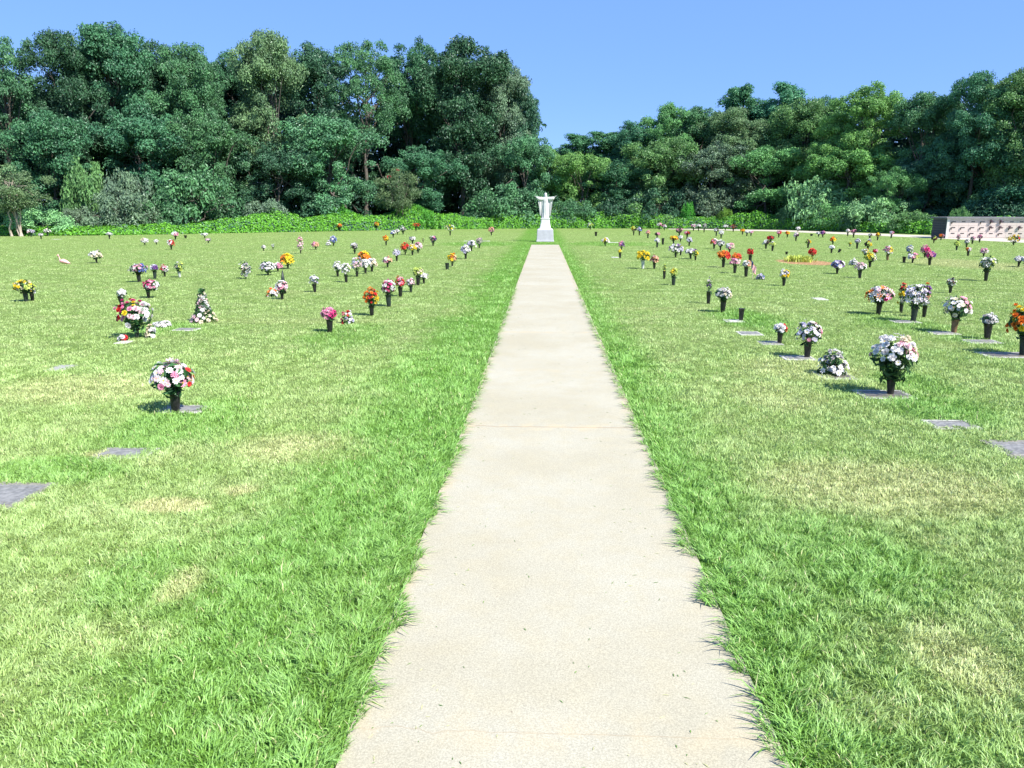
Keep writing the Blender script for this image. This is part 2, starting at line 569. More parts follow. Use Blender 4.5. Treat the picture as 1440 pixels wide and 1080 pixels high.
# gather into tufts
nt = len(P)
cell = 0.075 * 2.0 ** np.round(np.log2(np.clip(D / 4, 1, 4)) + rg.uniform(-.5, .5, nt))
key = np.round(P / cell[:, None])
hsh = np.sin(key[:, 0] * 12.9898 + key[:, 1] * 78.233) * 43758.5453
hsh -= np.floor(hsh)
hs2 = np.sin(key[:, 0] * 39.346 + key[:, 1] * 11.135) * 24634.6345
hs2 -= np.floor(hs2)
tc = key * cell[:, None] + np.stack([hsh - .5, hs2 - .5], 1) * cell[:, None]
P = P + (tc - P) * (rg.uniform(0, .55, nt) * (rg.uniform(size=nt) < .6))[:, None]
keep = np.ones(nt, bool)
side = (P[:, 0] > 0).astype(int)
el = np.where(side == 0, edge_line(P[:, 1], 0), edge_line(P[:, 1], 1))
keep &= ~((np.abs(P[:, 0]) < el) & (P[:, 1] < PATH_END + .05))
for (x, y, w, l) in BLOCK:
    jit = .035 * wsum(P[:, 0] * 9, 41, 2.0) + .03 * wsum(P[:, 1] * 9, 42, 2.0)
    keep &= ~((np.abs(P[:, 0] - x) < w - .02 + jit) & (np.abs(P[:, 1] - y) < l - .02 + jit * .7))
dr = np.interp(P[:, 1], DRIVE[0][::-1, 1], DRIVE[0][::-1, 0])
keep &= ~((P[:, 0] > dr) & (P[:, 1] > 30) & (P[:, 0] > 8))
sx, sy, srx, sry, _ = SOIL
keep &= ~(((P[:, 0] - sx) / srx) ** 2 + ((P[:, 1] - sy) / sry) ** 2 < .7)
P, D, hsh, hs2, side = P[keep], D[keep], hsh[keep], hs2[keep], side[keep]
n = len(P)
lush_shade = np.zeros(n); dry = np.zeros(n)
for (cx, cy, rx, ry, am) in LUSH_SHADE:
    lush_shade = np.maximum(lush_shade, am * np.clip(1.25 - ((P[:, 0] - cx) / rx) ** 2 - ((P[:, 1] - cy) / ry) ** 2, 0, 1))
for (cx, cy, rx, ry, am) in DRY:
    dry = np.maximum(dry, am * np.clip(1.2 - ((P[:, 0] - cx) / rx) ** 2 - ((P[:, 1] - cy) / ry) ** 2, 0, 1))
ax = np.abs(P[:, 0])
lush_shade = np.maximum(lush_shade, np.clip((1.5 - ax) / .7, 0, 1) * np.where(side == 0, 1, .8) * (P[:, 1] < PATH_END))
patchn = wsum(P[:, 0] * 1.3 + P[:, 1] * .6, 21, 1.6) * wsum(P[:, 1] * 1.1 - P[:, 0] * .5, 22, 1.5)
H = (0.019 + 0.016 * lush_shade - 0.006 * dry + 0.008 * np.clip(patchn, -1, 1.5)) * rg.uniform(.55, 1.35, n)
H *= 0.8 + .5 * hsh
tall = rg.uniform(size=n) < .008
H[tall] *= 1.8
H = np.clip(H, .014, .12)
W = np.where(D < 4, .0030, .0030 * (D / 4) ** 0.68) * rg.uniform(.7, 1.4, n) * (1 + .25 * lush_shade)
ang = hs2 * 6.283 + rg.normal(size=n) * 1.1
# blades by the path lean out over it
nearp = (ax < PATH_W + .10 + .07 * side) & (P[:, 1] < PATH_END)
ang = np.where(nearp & (rg.uniform(size=n) < .7), np.where(P[:, 0] > 0, math.pi, 0) + rg.normal(size=n) * .6, ang)
lean = rg.uniform(.35, 1.15, n) * H
lean = np.where(nearp, lean * 1.2, lean)
dx = np.stack([np.cos(ang), np.sin(ang)], 1)
px_ = np.stack([-dx[:, 1], dx[:, 0]], 1)
rot = rg.normal(size=n) * .8
pw = np.stack([px_[:, 0] * np.cos(rot) - px_[:, 1] * np.sin(rot), px_[:, 0] * np.sin(rot) + px_[:, 1] * np.cos(rot)], 1)
tint = np.clip(.7 * rg.uniform(size=n) + .3 * hsh, 0, .92)
straw = rg.uniform(size=n) < (.02 + .10 * dry)
tint[straw] = 1.0
def P3(xy, z): return np.concatenate([xy, np.broadcast_to(np.asarray(z), (len(xy),))[:, None]], 1)
nearm = D < 9
i = np.where(nearm)[0]
b, h, w, l = P[i], H[i], W[i][:, None], lean[i][:, None]
mx = b + dx[i] * l * .30; tp = b + dx[i] * l
V5 = np.stack([P3(b - pw[i] * w * .5, -.002), P3(b + pw[i] * w * .5, -.002), P3(mx - pw[i] * w * .42, h * .62), P3(mx + pw[i] * w * .42, h * .62), P3(tp, h)], 1).reshape(-1, 3)
o = np.arange(len(i))[:, None] * 5
T5 = np.concatenate([o + [0, 1, 3], o + [0, 3, 2], o + [2, 3, 4]], 0)
j = np.where(~nearm)[0]
b, h, w, l = P[j], H[j], W[j][:, None], lean[j][:, None]
V3 = np.stack([P3(b - pw[j] * w * .5, -.002), P3(b + pw[j] * w * .5, -.002), P3(b + dx[j] * l, h)], 1).reshape(-1, 3)
T3 = np.arange(len(j) * 3).reshape(-1, 3) + len(V5)
me = mesh_tris('grass', np.vstack([V5, V3]), np.vstack([T5, T3]), m_blade, False, np.concatenate([np.repeat(tint[i], 5), np.repeat(tint[j], 3)]))
tag(link('grass', me), kind='stuff')

# runners of grass creeping over the concrete
nr = 700
yr = rg.uniform(1.8, 16, nr) ; sd = rg.integers(0, 2, nr)
V, T, A = [], [], []
for q in range(nr):
    e = float(edge_line(np.array([yr[q]]), int(sd[q]))[0]); sg = 1 if sd[q] else -1
    for r in range(rg.integers(2, 7)):
        L = rg.uniform(.04, .13); a = (math.pi if sg > 0 else 0) + rg.normal() * .6
        d = np.array([math.cos(a), math.sin(a)]); pp = np.array([-d[1], d[0]])
        b = np.array([sg * (e + .012), yr[q] + rg.normal() * .015]); w = rg.uniform(.0015, .0032)
        hm = rg.uniform(.015, .05)
        V += [(*(b - pp * w), .0), (*(b + pp * w), .0), (*(b + d * L * .5 - pp * w), hm), (*(b + d * L * .5 + pp * w), hm), (*(b + d * L), hm * rg.uniform(.35, .8) + .012)]
        z = len(V) - 5
        T += [(z, z + 1, z + 3), (z, z + 3, z + 2), (z + 2, z + 3, z + 4)]
        A += [1.0 if rg.uniform() < .12 else rg.uniform(.1, .8)] * 5
tag(link('grass', mesh_tris('grass_edge', V, T, m_blade, False, A)), kind='stuff')

# dry clippings lying on the concrete
V, T, A = [], [], []
for q in range(260):
    y = 1.9 + rg.uniform() ** 2 * 12; x = rg.uniform(-1, 1); x = math.copysign(abs(x) ** .6, x) * .56
    a = rg.uniform(0, 6.28); L = rg.uniform(.008, .035); w = rg.uniform(.001, .0022)
    d = np.array([math.cos(a), math.sin(a)]) * L / 2; p = np.array([-d[1], d[0]]) / L * 2 * w
    z = len(V)
    V += [(x - d[0], y - d[1], .0135), (x + p[0], y + p[1], .015), (x + d[0], y + d[1], .0135), (x - p[0], y - p[1], .015)]
    T += [(z, z + 3, z + 2), (z, z + 2, z + 1)]
    A += [rg.choice([1.0, .1, .3])] * 4
tag(link('grass_clippings', mesh_tris('grass_clippings', V, T, m_blade, False, A)), kind='stuff')
# ------------------------------------------------------------------ foliage
def leaf_mat(name, col, warm=0.0, trans=0.22):
    m, k, out = material(name)
    at = k.new('ShaderNodeAttribute'); at.attribute_name = 'tint'
    oi = k.new('ShaderNodeObjectInfo')
    c = np.array(col) * [1.34, 1.54, 1.50]
    lo = rgb(*(c * [.58, .62, .70])); hi = rgb(*(c * [1.4 + warm, 1.34, 1.2]))
    cc = k.mix(at.outputs['Fac'], lo, hi)
    h = k.new('ShaderNodeHueSaturation')
    k.put(h.inputs['Hue'], k.math('MULTIPLY_ADD', oi.outputs['Random'], 0.026, 0.497))
    k.put(h.inputs['Value'], k.math('MULTIPLY_ADD', oi.outputs['Random'], 0.3, 0.85))
    k.put(h.inputs['Color'], cc)
    df = k.new('ShaderNodeBsdfDiffuse'); k.put(df.inputs['Color'], h.outputs[0])
    tr = k.new('ShaderNodeBsdfTranslucent'); k.put(tr.inputs['Color'], h.outputs[0])
    ms = k.new('ShaderNodeMixShader'); ms.inputs[0].default_value = trans
    k.t.links.new(df.outputs[0], ms.inputs[1]); k.t.links.new(tr.outputs[0], ms.inputs[2])
    gl = k.new('ShaderNodeBsdfGlossy'); gl.inputs['Roughness'].default_value = 0.42
    gl.inputs['Color'].default_value = rgb(.9, .95, 1)
    m2 = k.new('ShaderNodeMixShader'); m2.inputs[0].default_value = 0.02
    k.t.links.new(ms.outputs[0], m2.inputs[1]); k.t.links.new(gl.outputs[0], m2.inputs[2])
    k.t.links.new(m2.outputs[0], out.inputs['Surface'])
    return m

LM = {
    'dark': leaf_mat('leaf_dark', (.045, .098, .052)),
    'mid': leaf_mat('leaf_mid', (.072, .148, .066)),
    'teal': leaf_mat('leaf_bluish', (.054, .132, .064)),
    'light': leaf_mat('leaf_light', (.115, .205, .075)),
    'sunny': leaf_mat('leaf_sunny', (.15, .255, .075)),
    'pale': leaf_mat('leaf_pale', (.20, .30, .14)),
    'olive': leaf_mat('leaf_olive', (.115, .155, .075), .0),
    'bright': leaf_mat('leaf_bright', (.085, .21, .03)),
    'lime': leaf_mat('leaf_lime', (.13, .22, .035)),
    'pine': leaf_mat('leaf_pine', (.08, .19, .09)),
    'kudzu': leaf_mat('leaf_kudzu', (.105, .215, .022)),
    'grey': leaf_mat('leaf_grey', (.115, .155, .10)),
}
m_bark = simple_mat('bark', (.12, .105, .09), .95, .1, .4, 12, 0.02)
m_bark_pale = simple_mat('bark_pale', (.36, .31, .25), .9, .1, .3, 12, 0.02)

def crown_points(rg, n, ctr, rx, rz, inner=.35, lump=.16, bottom=-1.0):
    d = unit(rg.normal(size=(n * 3, 3)))
    d = d[d[:, 2] > bottom][:n]
    hh = np.hypot(d[:, 0], d[:, 1]); zz = np.abs(d[:, 2])
    d = d * ((hh ** 2.9 + zz ** 2.9) ** (-1 / 2.9))[:, None]
    rr = (inner + (1 - inner) * rg.uniform(0, 1, len(d)) ** .55) * np.minimum(1 + lump * rg.normal(size=len(d)), 1.06)
    return np.array(ctr) + d * rr[:, None] * np.array([rx, rx, rz])

def curve(rg, a, b, wig, n=6):
    t = np.linspace(0, 1, n)[:, None]
    a = np.asarray(a, float); b = np.asarray(b, float)
    mid = (a + b) / 2 + np.array([0, 0, .12 * np.linalg.norm(b - a)])
    p = (1 - t) ** 2 * a + 2 * t * (1 - t) * mid + t ** 2 * b
    p[1:-1] += rg.normal(size=(n - 2, 3)) * wig
    return p

PROTO = {}
def make_proto(key, seed, H, rx, cz, rz, nb, rb, leaf, dens, inner=.35, lump=.16, bottom=-1.0, stems=1, limbs=14, trunk_r=.28, fork=.4, extra=None, lobes=0):
    rg = np.random.default_rng(seed)
    C = crown_points(rg, nb, (0, 0, cz), rx, rz, inner, lump, bottom)
    if lobes:
        Lc = crown_points(rg, lobes, (0, 0, cz), rx * .80, rz * .84, .45, .08, bottom)
        a0 = rg.uniform(0, 6.28)
        crown_ring = [(rx * .50 * math.cos(a0 + q * 1.2566), rx * .50 * math.sin(a0 + q * 1.2566), cz + rz * rg.uniform(.50, .66)) for q in range(5)]
        Lc = np.vstack([Lc, crown_ring, [(rg.normal() * .1 * rx, rg.normal() * .1 * rx, cz + rz * .76)]])
        Lr = rg.uniform(.32, .46, len(Lc)) * rx
        sub_ = []
        for lc, lr in zip(Lc, Lr):
            m_ = int(nb / lobes * 1.25)
            d = unit(rg.normal(size=(m_, 3)) + [0, 0, .35])
            sub_.append(lc + d * lr * rg.uniform(.55, 1.0, m_)[:, None] * [1, 1, .78])
        C = np.vstack([np.vstack(sub_), (C[:nb // 5] - [0, 0, cz]) * .86 + [0, 0, cz]])
    if extra is not None:
        C = np.vstack([C, extra(rg)])
    C[:, 2] = np.maximum(C[:, 2], .4)
    if H > 5 and not lobes:       # hollows between the limbs
        hd = unit(rg.normal(size=(7, 3))) * [1, 1, .7]
        hc = np.array([0, 0, cz]) + hd * np.array([rx, rx, rz]) * .92
        far = np.linalg.norm(C[:, None] - hc[None], axis=2).min(1) > .155 * H * .62
        C = C[far]
    R = rg.uniform(rb[0], rb[1], len(C))
    V, T, A = leaf_blobs(C, R, dens, leaf, rg)
    ok = V.reshape(-1, 4, 3)[:, :, 2].min(1) > 0.02
    sc = H / np.percentile(V[:, 2], 99.85)
    V[:, 2] *= sc
    crown = mesh_tris('crown_' + key, V, T, LM['mid'], False, A)
    g = Geo()
    for sidx in range(stems):
        a = np.array([0, 0, -.1]) if stems == 1 else np.array([*(rg.normal(size=2) * .25), -.1])
        top = np.array([*(rg.normal(size=2) * rx * (.12 if stems == 1 else .45)), cz + rz * .45])
        tr = curve(rg, a, top, .12, 9); tr[1:, 2] *= 1
        rr = np.linspace(trunk_r, trunk_r * .25, 9)
        rr[0] *= 1.35
        g.tube(tr, rr, 8)
        for q in range(limbs // stems):
            i0 = rg.integers(int(9 * fork), 8)
            b = C[rg.integers(len(C))].copy(); b[2] *= sc
            g.tube(curve(rg, tr[i0], b, .18, 6), np.linspace(rr[i0] * .6, .025, 6), 5)
    trunk = g.mesh('trunk_' + key, m_bark, True)
    PROTO[key] = (crown, trunk, H, rx)

low_skirt = lambda r, z, n: (lambda rg: np.stack([rg.normal(size=n) * r, rg.normal(size=n) * r, rg.uniform(z[0], z[1], n)], 1))
make_proto('oak', 1, 16, 5.0, 9.6, 6.2, 125, (.55, 1.05), .23, 300, extra=low_skirt(2.8, (1.5, 6), 14), lobes=15)
make_proto('oak_b', 2, 16, 5.2, 9.0, 6.6, 130, (.5, 1.0), .22, 310, lump=.22, extra=low_skirt(3, (1, 6), 14), lobes=17)
make_proto('tall', 3, 17, 3.9, 9.6, 7.0, 120, (.45, .9), .22, 310, lump=.2, extra=low_skirt(2, (1, 5), 10), lobes=14)
make_proto('open', 4, 17, 5.4, 12.4, 4.3, 85, (.5, .95), .22, 300, inner=.5, lump=.22, limbs=26, fork=.35, extra=low_skirt(3, (2, 6), 12), lobes=12)
make_proto('magnolia', 5, 16, 4.7, 8.4, 7.2, 130, (.55, 1.1), .26, 250, lump=.14, lobes=17)
make_proto('low', 6, 9, 4.2, 4.6, 4.3, 95, (.4, .85), .21, 330, lump=.2, limbs=12, trunk_r=.16, extra=low_skirt(2.6, (.4, 2), 16), lobes=12)
make_proto('low_b', 7, 9, 4.0, 4.8, 4.2, 95, (.4, .8), .21, 330, lump=.28, limbs=14, trunk_r=.15, lobes=12)
make_proto('bush', 8, 3, 3.0, 0.7, 2.1, 62, (.35, .8), .22, 230, inner=.55, lump=.15, bottom=-.1, limbs=8, trunk_r=.06)
make_proto('bush_b', 9, 3, 3.0, 0.6, 2.2, 52, (.4, .95), .25, 190, inner=.5, lump=.26, bottom=-.1, limbs=8, trunk_r=.06)
make_proto('myrtle', 10, 8, 3.4, 5.4, 2.4, 70, (.45, 1.0), .20, 260, lump=.22, stems=5, limbs=25, trunk_r=.10, fork=.3)

# pine: whorls of needle clumps along a straight stem
def make_pine(key, seed, H=16, rx=3.2):
    rg = np.random.default_rng(seed)
    C = []; g = Geo()
    tr = curve(rg, (0, 0, -.1), (.2, .1, H * .98), .05, 10)
    tr = np.stack([np.linspace(0, .2, 10), np.linspace(0, .1, 10), np.linspace(-.1, H * .98, 10)], 1)
    g.tube(tr, np.linspace(.24, .04, 10), 8)
    for z in np.arange(H * .35, H * .98, .75):
        f = (1 - (z / H - .35) / .65)
        for q in range(5):
            a = rg.uniform(0, 6.28); L = rx * (.42 + .58 * f ** .6) * rg.uniform(.6, 1.1)
            e = np.array([math.cos(a) * L, math.sin(a) * L, z + L * .28])
            g.tube(curve(rg, (0.1, 0.05, z), e, .06, 5), np.linspace(.06, .02, 5), 4)
            C += [e, e * [.72, .72, 1] + [0, 0, -.1 * L], e * [.45, .45, 1] + [0, 0, -.2 * L]]
    C = np.array(C); R = rg.uniform(.45, .85, len(C))
    V, T, A = leaf_blobs(C, R, 300, .24, rg, up=.5)
    V[:, 2] *= H / V[:, 2].max()
    PROTO[key] = (mesh_tris('crown_' + key, V, T, LM['pine'], False, A), g.mesh('trunk_' + key, m_bark, True), H, rx)
make_pine('pine', 12)

def plant(kind, name, px, top, hw, depth, mat, label, cat='tree', group=None, bark=None, rot=None):
    crown, trunk, H, rx = PROTO[kind]
    b = at_depth(px, 297, depth)
    z = at_depth(px, top, depth)[2]
    root = empty(name, (b[0], b[1], 0), rng.uniform(0, 6.28) if rot is None else rot)
    sxy = hw * px_size(b) / (rx * (.98 if H > 5 else 1.08))
    root.scale = (sxy, sxy, z / H)
    tag(root, label, cat, group)
    for nm, me, mt in (('trunk', trunk, bark or m_bark), ('crown', crown, LM[mat])):
        o = link(nm, me, root)
        o.material_slots[0].link = 'OBJECT'
        o.material_slots[0].material = mt
    return root

# kudzu front edge: photo pixels of the foot of the vines, and of their top
FOOT = np.array([(-220, 336), (0, 332), (150, 331), (300, 328.3), (450, 325.5), (600, 322.6), (760, 321.2), (900, 321.3), (1000, 321.9), (1100, 323.2), (1220, 327), (1316, 330.2), (1440, 333.5), (1660, 339)])
TOPP = np.array([(-220, 318), (0, 321), (60, 320), (130, 321), (200, 318), (260, 316), (300, 313), (350, 306), (385, 302), (430, 308), (470, 301), (500, 305), (530, 307), (560, 299), (590, 297), (620, 305), (660, 307), (760, 304), (850, 305), (900, 303), (950, 307), (1010, 308), (1060, 303), (1110, 309), (1160, 307), (1230, 314), (1300, 312), (1440, 310), (1660, 310)])
def foot_depth(px):
    y = np.interp(px, FOOT[:, 0], FOOT[:, 1])
    return float(ground(px, y)[1])

T1 = 'trees of the wood behind the cemetery'
LEFT = [  # kind, px, top, half width, extra depth, leaf, label
    ('open', 18, 44, 62, 9, 'mid', 'tall see-through tree at the left edge with sky showing in its crown'),
    ('oak_b', 112, 45, 58, 10, 'dark', 'tall dark tree second from the left edge of the wood'),
    ('oak', 178, 33, 66, 11, 'teal', 'tallest tree in the wood, broad blue green crown on the left'),
    ('tall', 240, 58, 48, 13, 'dark', 'tall narrow dark tree just right of the tallest tree'),
    ('oak_b', 285, 62, 58, 9, 'mid', 'broad mid green tree between the tallest tree and the round headed one'),
    ('tall', 335, 72, 36, 15, 'teal', 'slim tree peeping out behind the round headed olive tree'),
    ('oak', 388, 46, 56, 9, 'olive', 'tall round headed tree with pale olive crown left of centre'),
    ('tall', 455, 62, 50, 10, 'dark', 'tall dark tree right of the round headed olive tree'),
    ('open', 515, 56, 60, 8, 'mid', 'tall tree with bare limbs and sky showing through its crown'),
    ('open', 585, 58, 56, 12, 'teal', 'tall airy tree between the bare limbed tree and the big dark one'),
    ('magnolia', 652, 53, 60, 8, 'dark', 'big dark glossy tree in the group left of the statue'),
    ('magnolia', 706, 78, 40, 10, 'grey', 'dark tree with rounded grey green top behind the big glossy one'),
    ('magnolia', 728, 108, 32, 11, 'dark', 'dark tree forming the right shoulder of the left wood'),
    ('low', 738, 190, 48, 6, 'mid', 'lower leafy tree directly left of and behind the statue'),
    ('tall', 772, 206, 22, 7, 'sunny', 'narrow yellow green tree right behind the statue head'),
    ('low', 465, 165, 74, 6, 'mid', 'wide mid height tree in front of the tall trees left of centre'),
    ('low_b', 395, 200, 56, 6, 'dark', 'mid height dark tree below the round headed olive tree'),
    ('low_b', 588, 205, 54, 6, 'teal', 'mid height blue green tree below the see-through crowns'),
    ('low', 300, 165, 60, 7, 'mid', 'mid height tree above the broad green bush on the left'),
    ('low_b', 205, 150, 66, 8, 'teal', 'mid height tree below the tallest tree on the left'),
    ('low', 80, 160, 62, 7, 'teal', 'mid height tree behind the small multi stemmed tree at left'),
    ('low_b', 655, 175, 50, 13, 'dark', 'mid height tree in deep shade under the big glossy tree'),
    ('low', -60, 120, 60, 8, 'mid', 'mid height tree cut by the left edge of the photo'),
]
RIGHT = [
    ('pine', 806, 188, 36, 14, 'pine', 'first pine right of the statue with a rounded top'),
    ('pine', 848, 184, 36, 14, 'pine', 'second pine right of the statue beside the first'),
    ('low', 820, 215, 46, 6, 'sunny', 'leafy light green tree just right of the statue'),
    ('tall', 888, 172, 40, 10, 'teal', 'blue green tree where the right wood starts to rise'),
    ('oak_b', 930, 147, 46, 10, 'light', 'tree with a small pointed top first to stand high on the right'),
    ('oak', 975, 152, 48, 11, 'mid', 'rounded tree between the pointed top and the pines on the right'),
    ('pine', 1036, 119, 40, 16, 'pine', 'tall pine with clumped top, left of the two high pines'),
    ('pine', 1088, 116, 40, 16, 'pine', 'tall pine with pointed top, right of the two high pines'),
    ('oak_b', 1030, 152, 56, 9, 'olive', 'broad dusty green tree below the two high pines'),
    ('oak', 1120, 140, 54, 10, 'light', 'rounded mid green tree right of the two high pines'),
    ('tall', 1150, 136, 36, 13, 'teal', 'narrow tree in the dip between pines and pyramid shaped tree'),
    ('tall', 1210, 119, 48, 9, 'sunny', 'pyramid shaped bright green tree in the right wood'),
    ('oak_b', 1172, 160, 46, 8, 'sunny', 'yellowish green tree left of the pyramid shaped tree'),
    ('oak', 1290, 131, 56, 10, 'mid', 'dark rounded tree between pyramid shaped tree and the right edge group'),
    ('oak_b', 1362, 102, 58, 9, 'teal', 'tall blue green tree above the granite columbarium'),
    ('oak', 1422, 97, 64, 10, 'light', 'tall broad tree at the right edge of the photo'),
    ('oak_b', 1500, 110, 60, 10, 'dark', 'tall dark tree cut off by the right edge of the photo'),
    ('low', 925, 195, 60, 6, 'light', 'mid height tree leaning forward left of the dark shrubs on the right'),
    ('low_b', 1000, 200, 58, 6, 'grey', 'mid height grey green tree with pale bare twigs right of centre'),
    ('low', 1075, 205, 62, 6, 'light', 'mid height tree in front of the high pines'),
    ('low_b', 1190, 200, 60, 6, 'sunny', 'mid height light green tree below the pyramid shaped tree'),
    ('low', 1300, 215, 52, 8, 'dark', 'mid height dark tree left of and behind the columbarium'),
    ('low_b', 1262, 235, 40, 5, 'light', 'small leafy tree left of the columbarium above the vines'),
    ('low', 1400, 190, 70, 10, 'teal', 'mid height tree with drooping leaves behind the columbarium'),
    ('low_b', 870, 225, 44, 6, 'teal', 'mid height tree in shade below the second pine'),
]
for kind, px, top, hw, dd, mt, lab in LEFT + RIGHT:
    name = 'pine_tree' if kind == 'pine' else 'broadleaf_tree'
    plant(kind, name, px, top, hw, foot_depth(px) + dd, mt, lab, 'tree', T1)

BUSH = [
    ('bush_b', 126, 222, 34, 5.2, 'light', 'left one of two tall vine covered mounds at left'),
    ('bush_b', 182, 238, 34, 4.2, 'grey', 'right one of two tall vine covered mounds at left'),
    ('bush', 55, 294, 48, 1.2, 'pale', 'low pale bush beside the small multi stemmed tree at left'),
    ('bush_b', 168, 268, 50, 2.5, 'grey', 'pale leafy bush in front of the two tall vine covered mounds'),
    ('bush', 108, 292, 30, 3, 'grey', 'small grey green bush between two pale mounds at left'),
    ('bush', 275, 236, 66, 3.5, 'mid', 'broad rounded green bush on the left, widest of the bushes'),
    ('bush_b', 222, 280, 30, 2.5, 'mid', 'small dark bush left of the broad rounded bush'),
    ('bush_b', 372, 280, 36, 3, 'grey', 'grey green bush right of the broad rounded bush'),
    ('bush', 480, 289, 22, 2, 'bright', 'small bright green hump of vines left of the red flowered tree'),
    ('bush', 582, 288, 34, 2, 'bright', 'bright green hump of vines under the red flowered tree'),
    ('bush_b', 700, 265, 50, 3.5, 'mid', 'leafy bush rising left of the statue base'),
    ('bush_b', 808, 280, 34, 2.5, 'mid', 'leafy bush directly right of the statue'),
    ('bush_b', 868, 278, 36, 3, 'dark', 'dark bush below the second pine'),
    ('bush_b', 925, 262, 40, 3, 'dark', 'dark bush with drooping leaves left of the bright young tree'),
    ('bush', 1000, 262, 38, 3.2, 'grey', 'grey green bush right of the bright young tree'),
    ('bush', 968, 284, 12, 1.4, 'bright', 'bright green young tree shaped like a cone in front of the wood'),
    ('bush', 1020, 292, 13, 1.4, 'lime', 'yellow green small bush right of the bright young tree'),
    ('bush_b', 1145, 250, 44, 3.5, 'pale', 'pale arching mound of vines in the right wood'),
    ('bush', 1108, 291, 19, 1.6, 'mid', 'small ball shaped bush among the vines right of centre'),
    ('bush_b', 1180, 284, 36, 2, 'light', 'light green bush in front of the pale arching mound'),
    ('bush_b', 1232, 276, 42, 2.6, 'pale', 'loose pale green bush left of the columbarium'),
    ('bush', 1205, 300, 24, 1.2, 'mid', 'low bush at the foot of the pale arching mound'),
    ('bush', 1285, 296, 34, 1.8, 'light', 'low light green bush touching the left end of the columbarium'),
    ('bush', 1352, 291, 18, 4.5, 'light', 'small light green bush showing over the columbarium roof'),
    ('bush_b', 1400, 275, 46, 8, 'dark', 'dark bush in shade behind the columbarium'),
]
for kind, px, top, hw, dd, mt, lab in BUSH:
    plant(kind, 'bush', px, top, hw, foot_depth(px) + dd, mt, lab, 'bush', 'bushes at the foot of the wood')

plant('myrtle', 'multi_stem_tree', 22, 231, 46, foot_depth(22) - .6, 'olive', 'small multi stemmed olive brown tree at the left edge of the lawn', 'tree', None, m_bark_pale)
rt = plant('myrtle', 'flowering_tree', 560, 237, 34, foot_depth(560) + 1.0, 'olive', 'small brownish tree with a few red blossoms in front of the dark wood', 'tree', None)
m_redb = simple_mat('red_blossom', (.42, .04, .07), .7, .2, .3, 30)
rg = np.random.default_rng(77)
for (px, py) in ((547, 249), (559, 240)):
    w = at_depth(px, py, rt.location[1] - .5)
    V, T, A = leaf_blobs([(0, 0, 0)], [.20], 900, .09, rg)
    o = link('blossom', mesh_tris('blossom', V, T, m_redb, False, A), rt)
    o.matrix_basis = (Matrix.Translation(rt.location) @ rt.rotation_euler.to_matrix().to_4x4() @ Matrix.Diagonal((*rt.scale, 1))).inverted() @ Matrix.Translation(Vector(w))

# kudzu belt --------------------------------------------------------
rg = np.random.default_rng(31)
pxs = np.concatenate([np.arange(-220, 1330, 4.0), np.arange(1330, 1660, 8.0)])
ft = np.array([ground(x, np.interp(x, FOOT[:, 0], FOOT[:, 1])) for x in pxs])
ft[:, :2] += rg.normal(size=(len(ft), 2)) * .08
tops = np.array([at_depth(x, np.interp(x, TOPP[:, 0], TOPP[:, 1]), f[1] + 1.4)[2] for x, f in zip(pxs, ft)])
tops = np.clip(tops, .3, 2.2)
prof_t = np.array([0, .15, .45, .8, 1.3, 2.0, 3.2, 5.0, 8.0])
prof_h = np.array([0, .42, .70, .88, 1.0, 1.0, .85, .75, .5])
sgrid = np.arange(len(pxs))
G3 = np.zeros((len(pxs), len(prof_t), 3))
lum = rg.normal(size=(len(pxs), len(prof_t)))
kern = np.array([1, 2, 3, 4, 3, 2, 1.]); kern /= kern.sum()
lum = np.stack([np.convolve(lum[:, q], kern, 'same') for q in range(lum.shape[1])], 1) * 2
out_dir = np.array([0.0, 1.0])
for q, (t, h) in enumerate(zip(prof_t, prof_h)):
    G3[:, q, 0] = ft[:, 0]
    G3[:, q, 1] = ft[:, 1] + t
    # keep lines of depth radiating from the eye so that the belt has an even width
    f = (ft[:, 1] + t) / ft[:, 1]
    G3[:, q, 0] = EYE[0] + (ft[:, 0] - EYE[0]) * f
    G3[:, q, 2] = tops * h * (1 + .16 * lum[:, q]) * (q > 0)
nS, nT = G3.shape[:2]
V = G3.reshape(-1, 3).copy(); V[:, 2] -= .12
T = []
for a in range(nS - 1):
    for b in range(nT - 1):
        i0 = a * nT + b
        T += [(i0, i0 + nT, i0 + nT + 1), (i0, i0 + nT + 1, i0 + 1)]
nl = 110000
u = rg.uniform(0, nS - 1.001, nl); v = rg.uniform(0, 1, nl) ** 1.3 * (nT - 2.001)
a = u.astype(int); b = v.astype(int); fu = (u - a)[:, None]; fv = (v - b)[:, None]
Pp = (G3[a, b] * (1 - fu) * (1 - fv) + G3[a + 1, b] * fu * (1 - fv) + G3[a, b + 1] * (1 - fu) * fv + G3[a + 1, b + 1] * fu * fv)
du = G3[a + 1, b] - G3[a, b]; dv = G3[a, b + 1] - G3[a, b]
Nn = unit(unit(np.cross(du, dv)) + rg.normal(size=(nl, 3)) * .45 + [0, -.1, .15])
Pp = Pp + Nn * rg.uniform(-.05, .16, nl)[:, None]
LV, LT, LA = leaf_cards(Pp, Nn, .155, rg, .8)
VV = np.vstack([V, LV]); TT = np.vstack([np.array(T), LT + len(V)])
lf = (rg.uniform(size=nl) < .10 + .22 * (np.sin(u * .11) + np.sin(u * .043 + v) > .9)).astype(int)
MI = np.concatenate([np.ones(len(T)), lf, lf])
AA = np.concatenate([np.full(len(V), .1), LA])
tag(link('kudzu_vines', mesh_tris('kudzu_vines', VV, TT, [LM['kudzu'], LM['dark']], False, AA, MI)), kind='stuff')

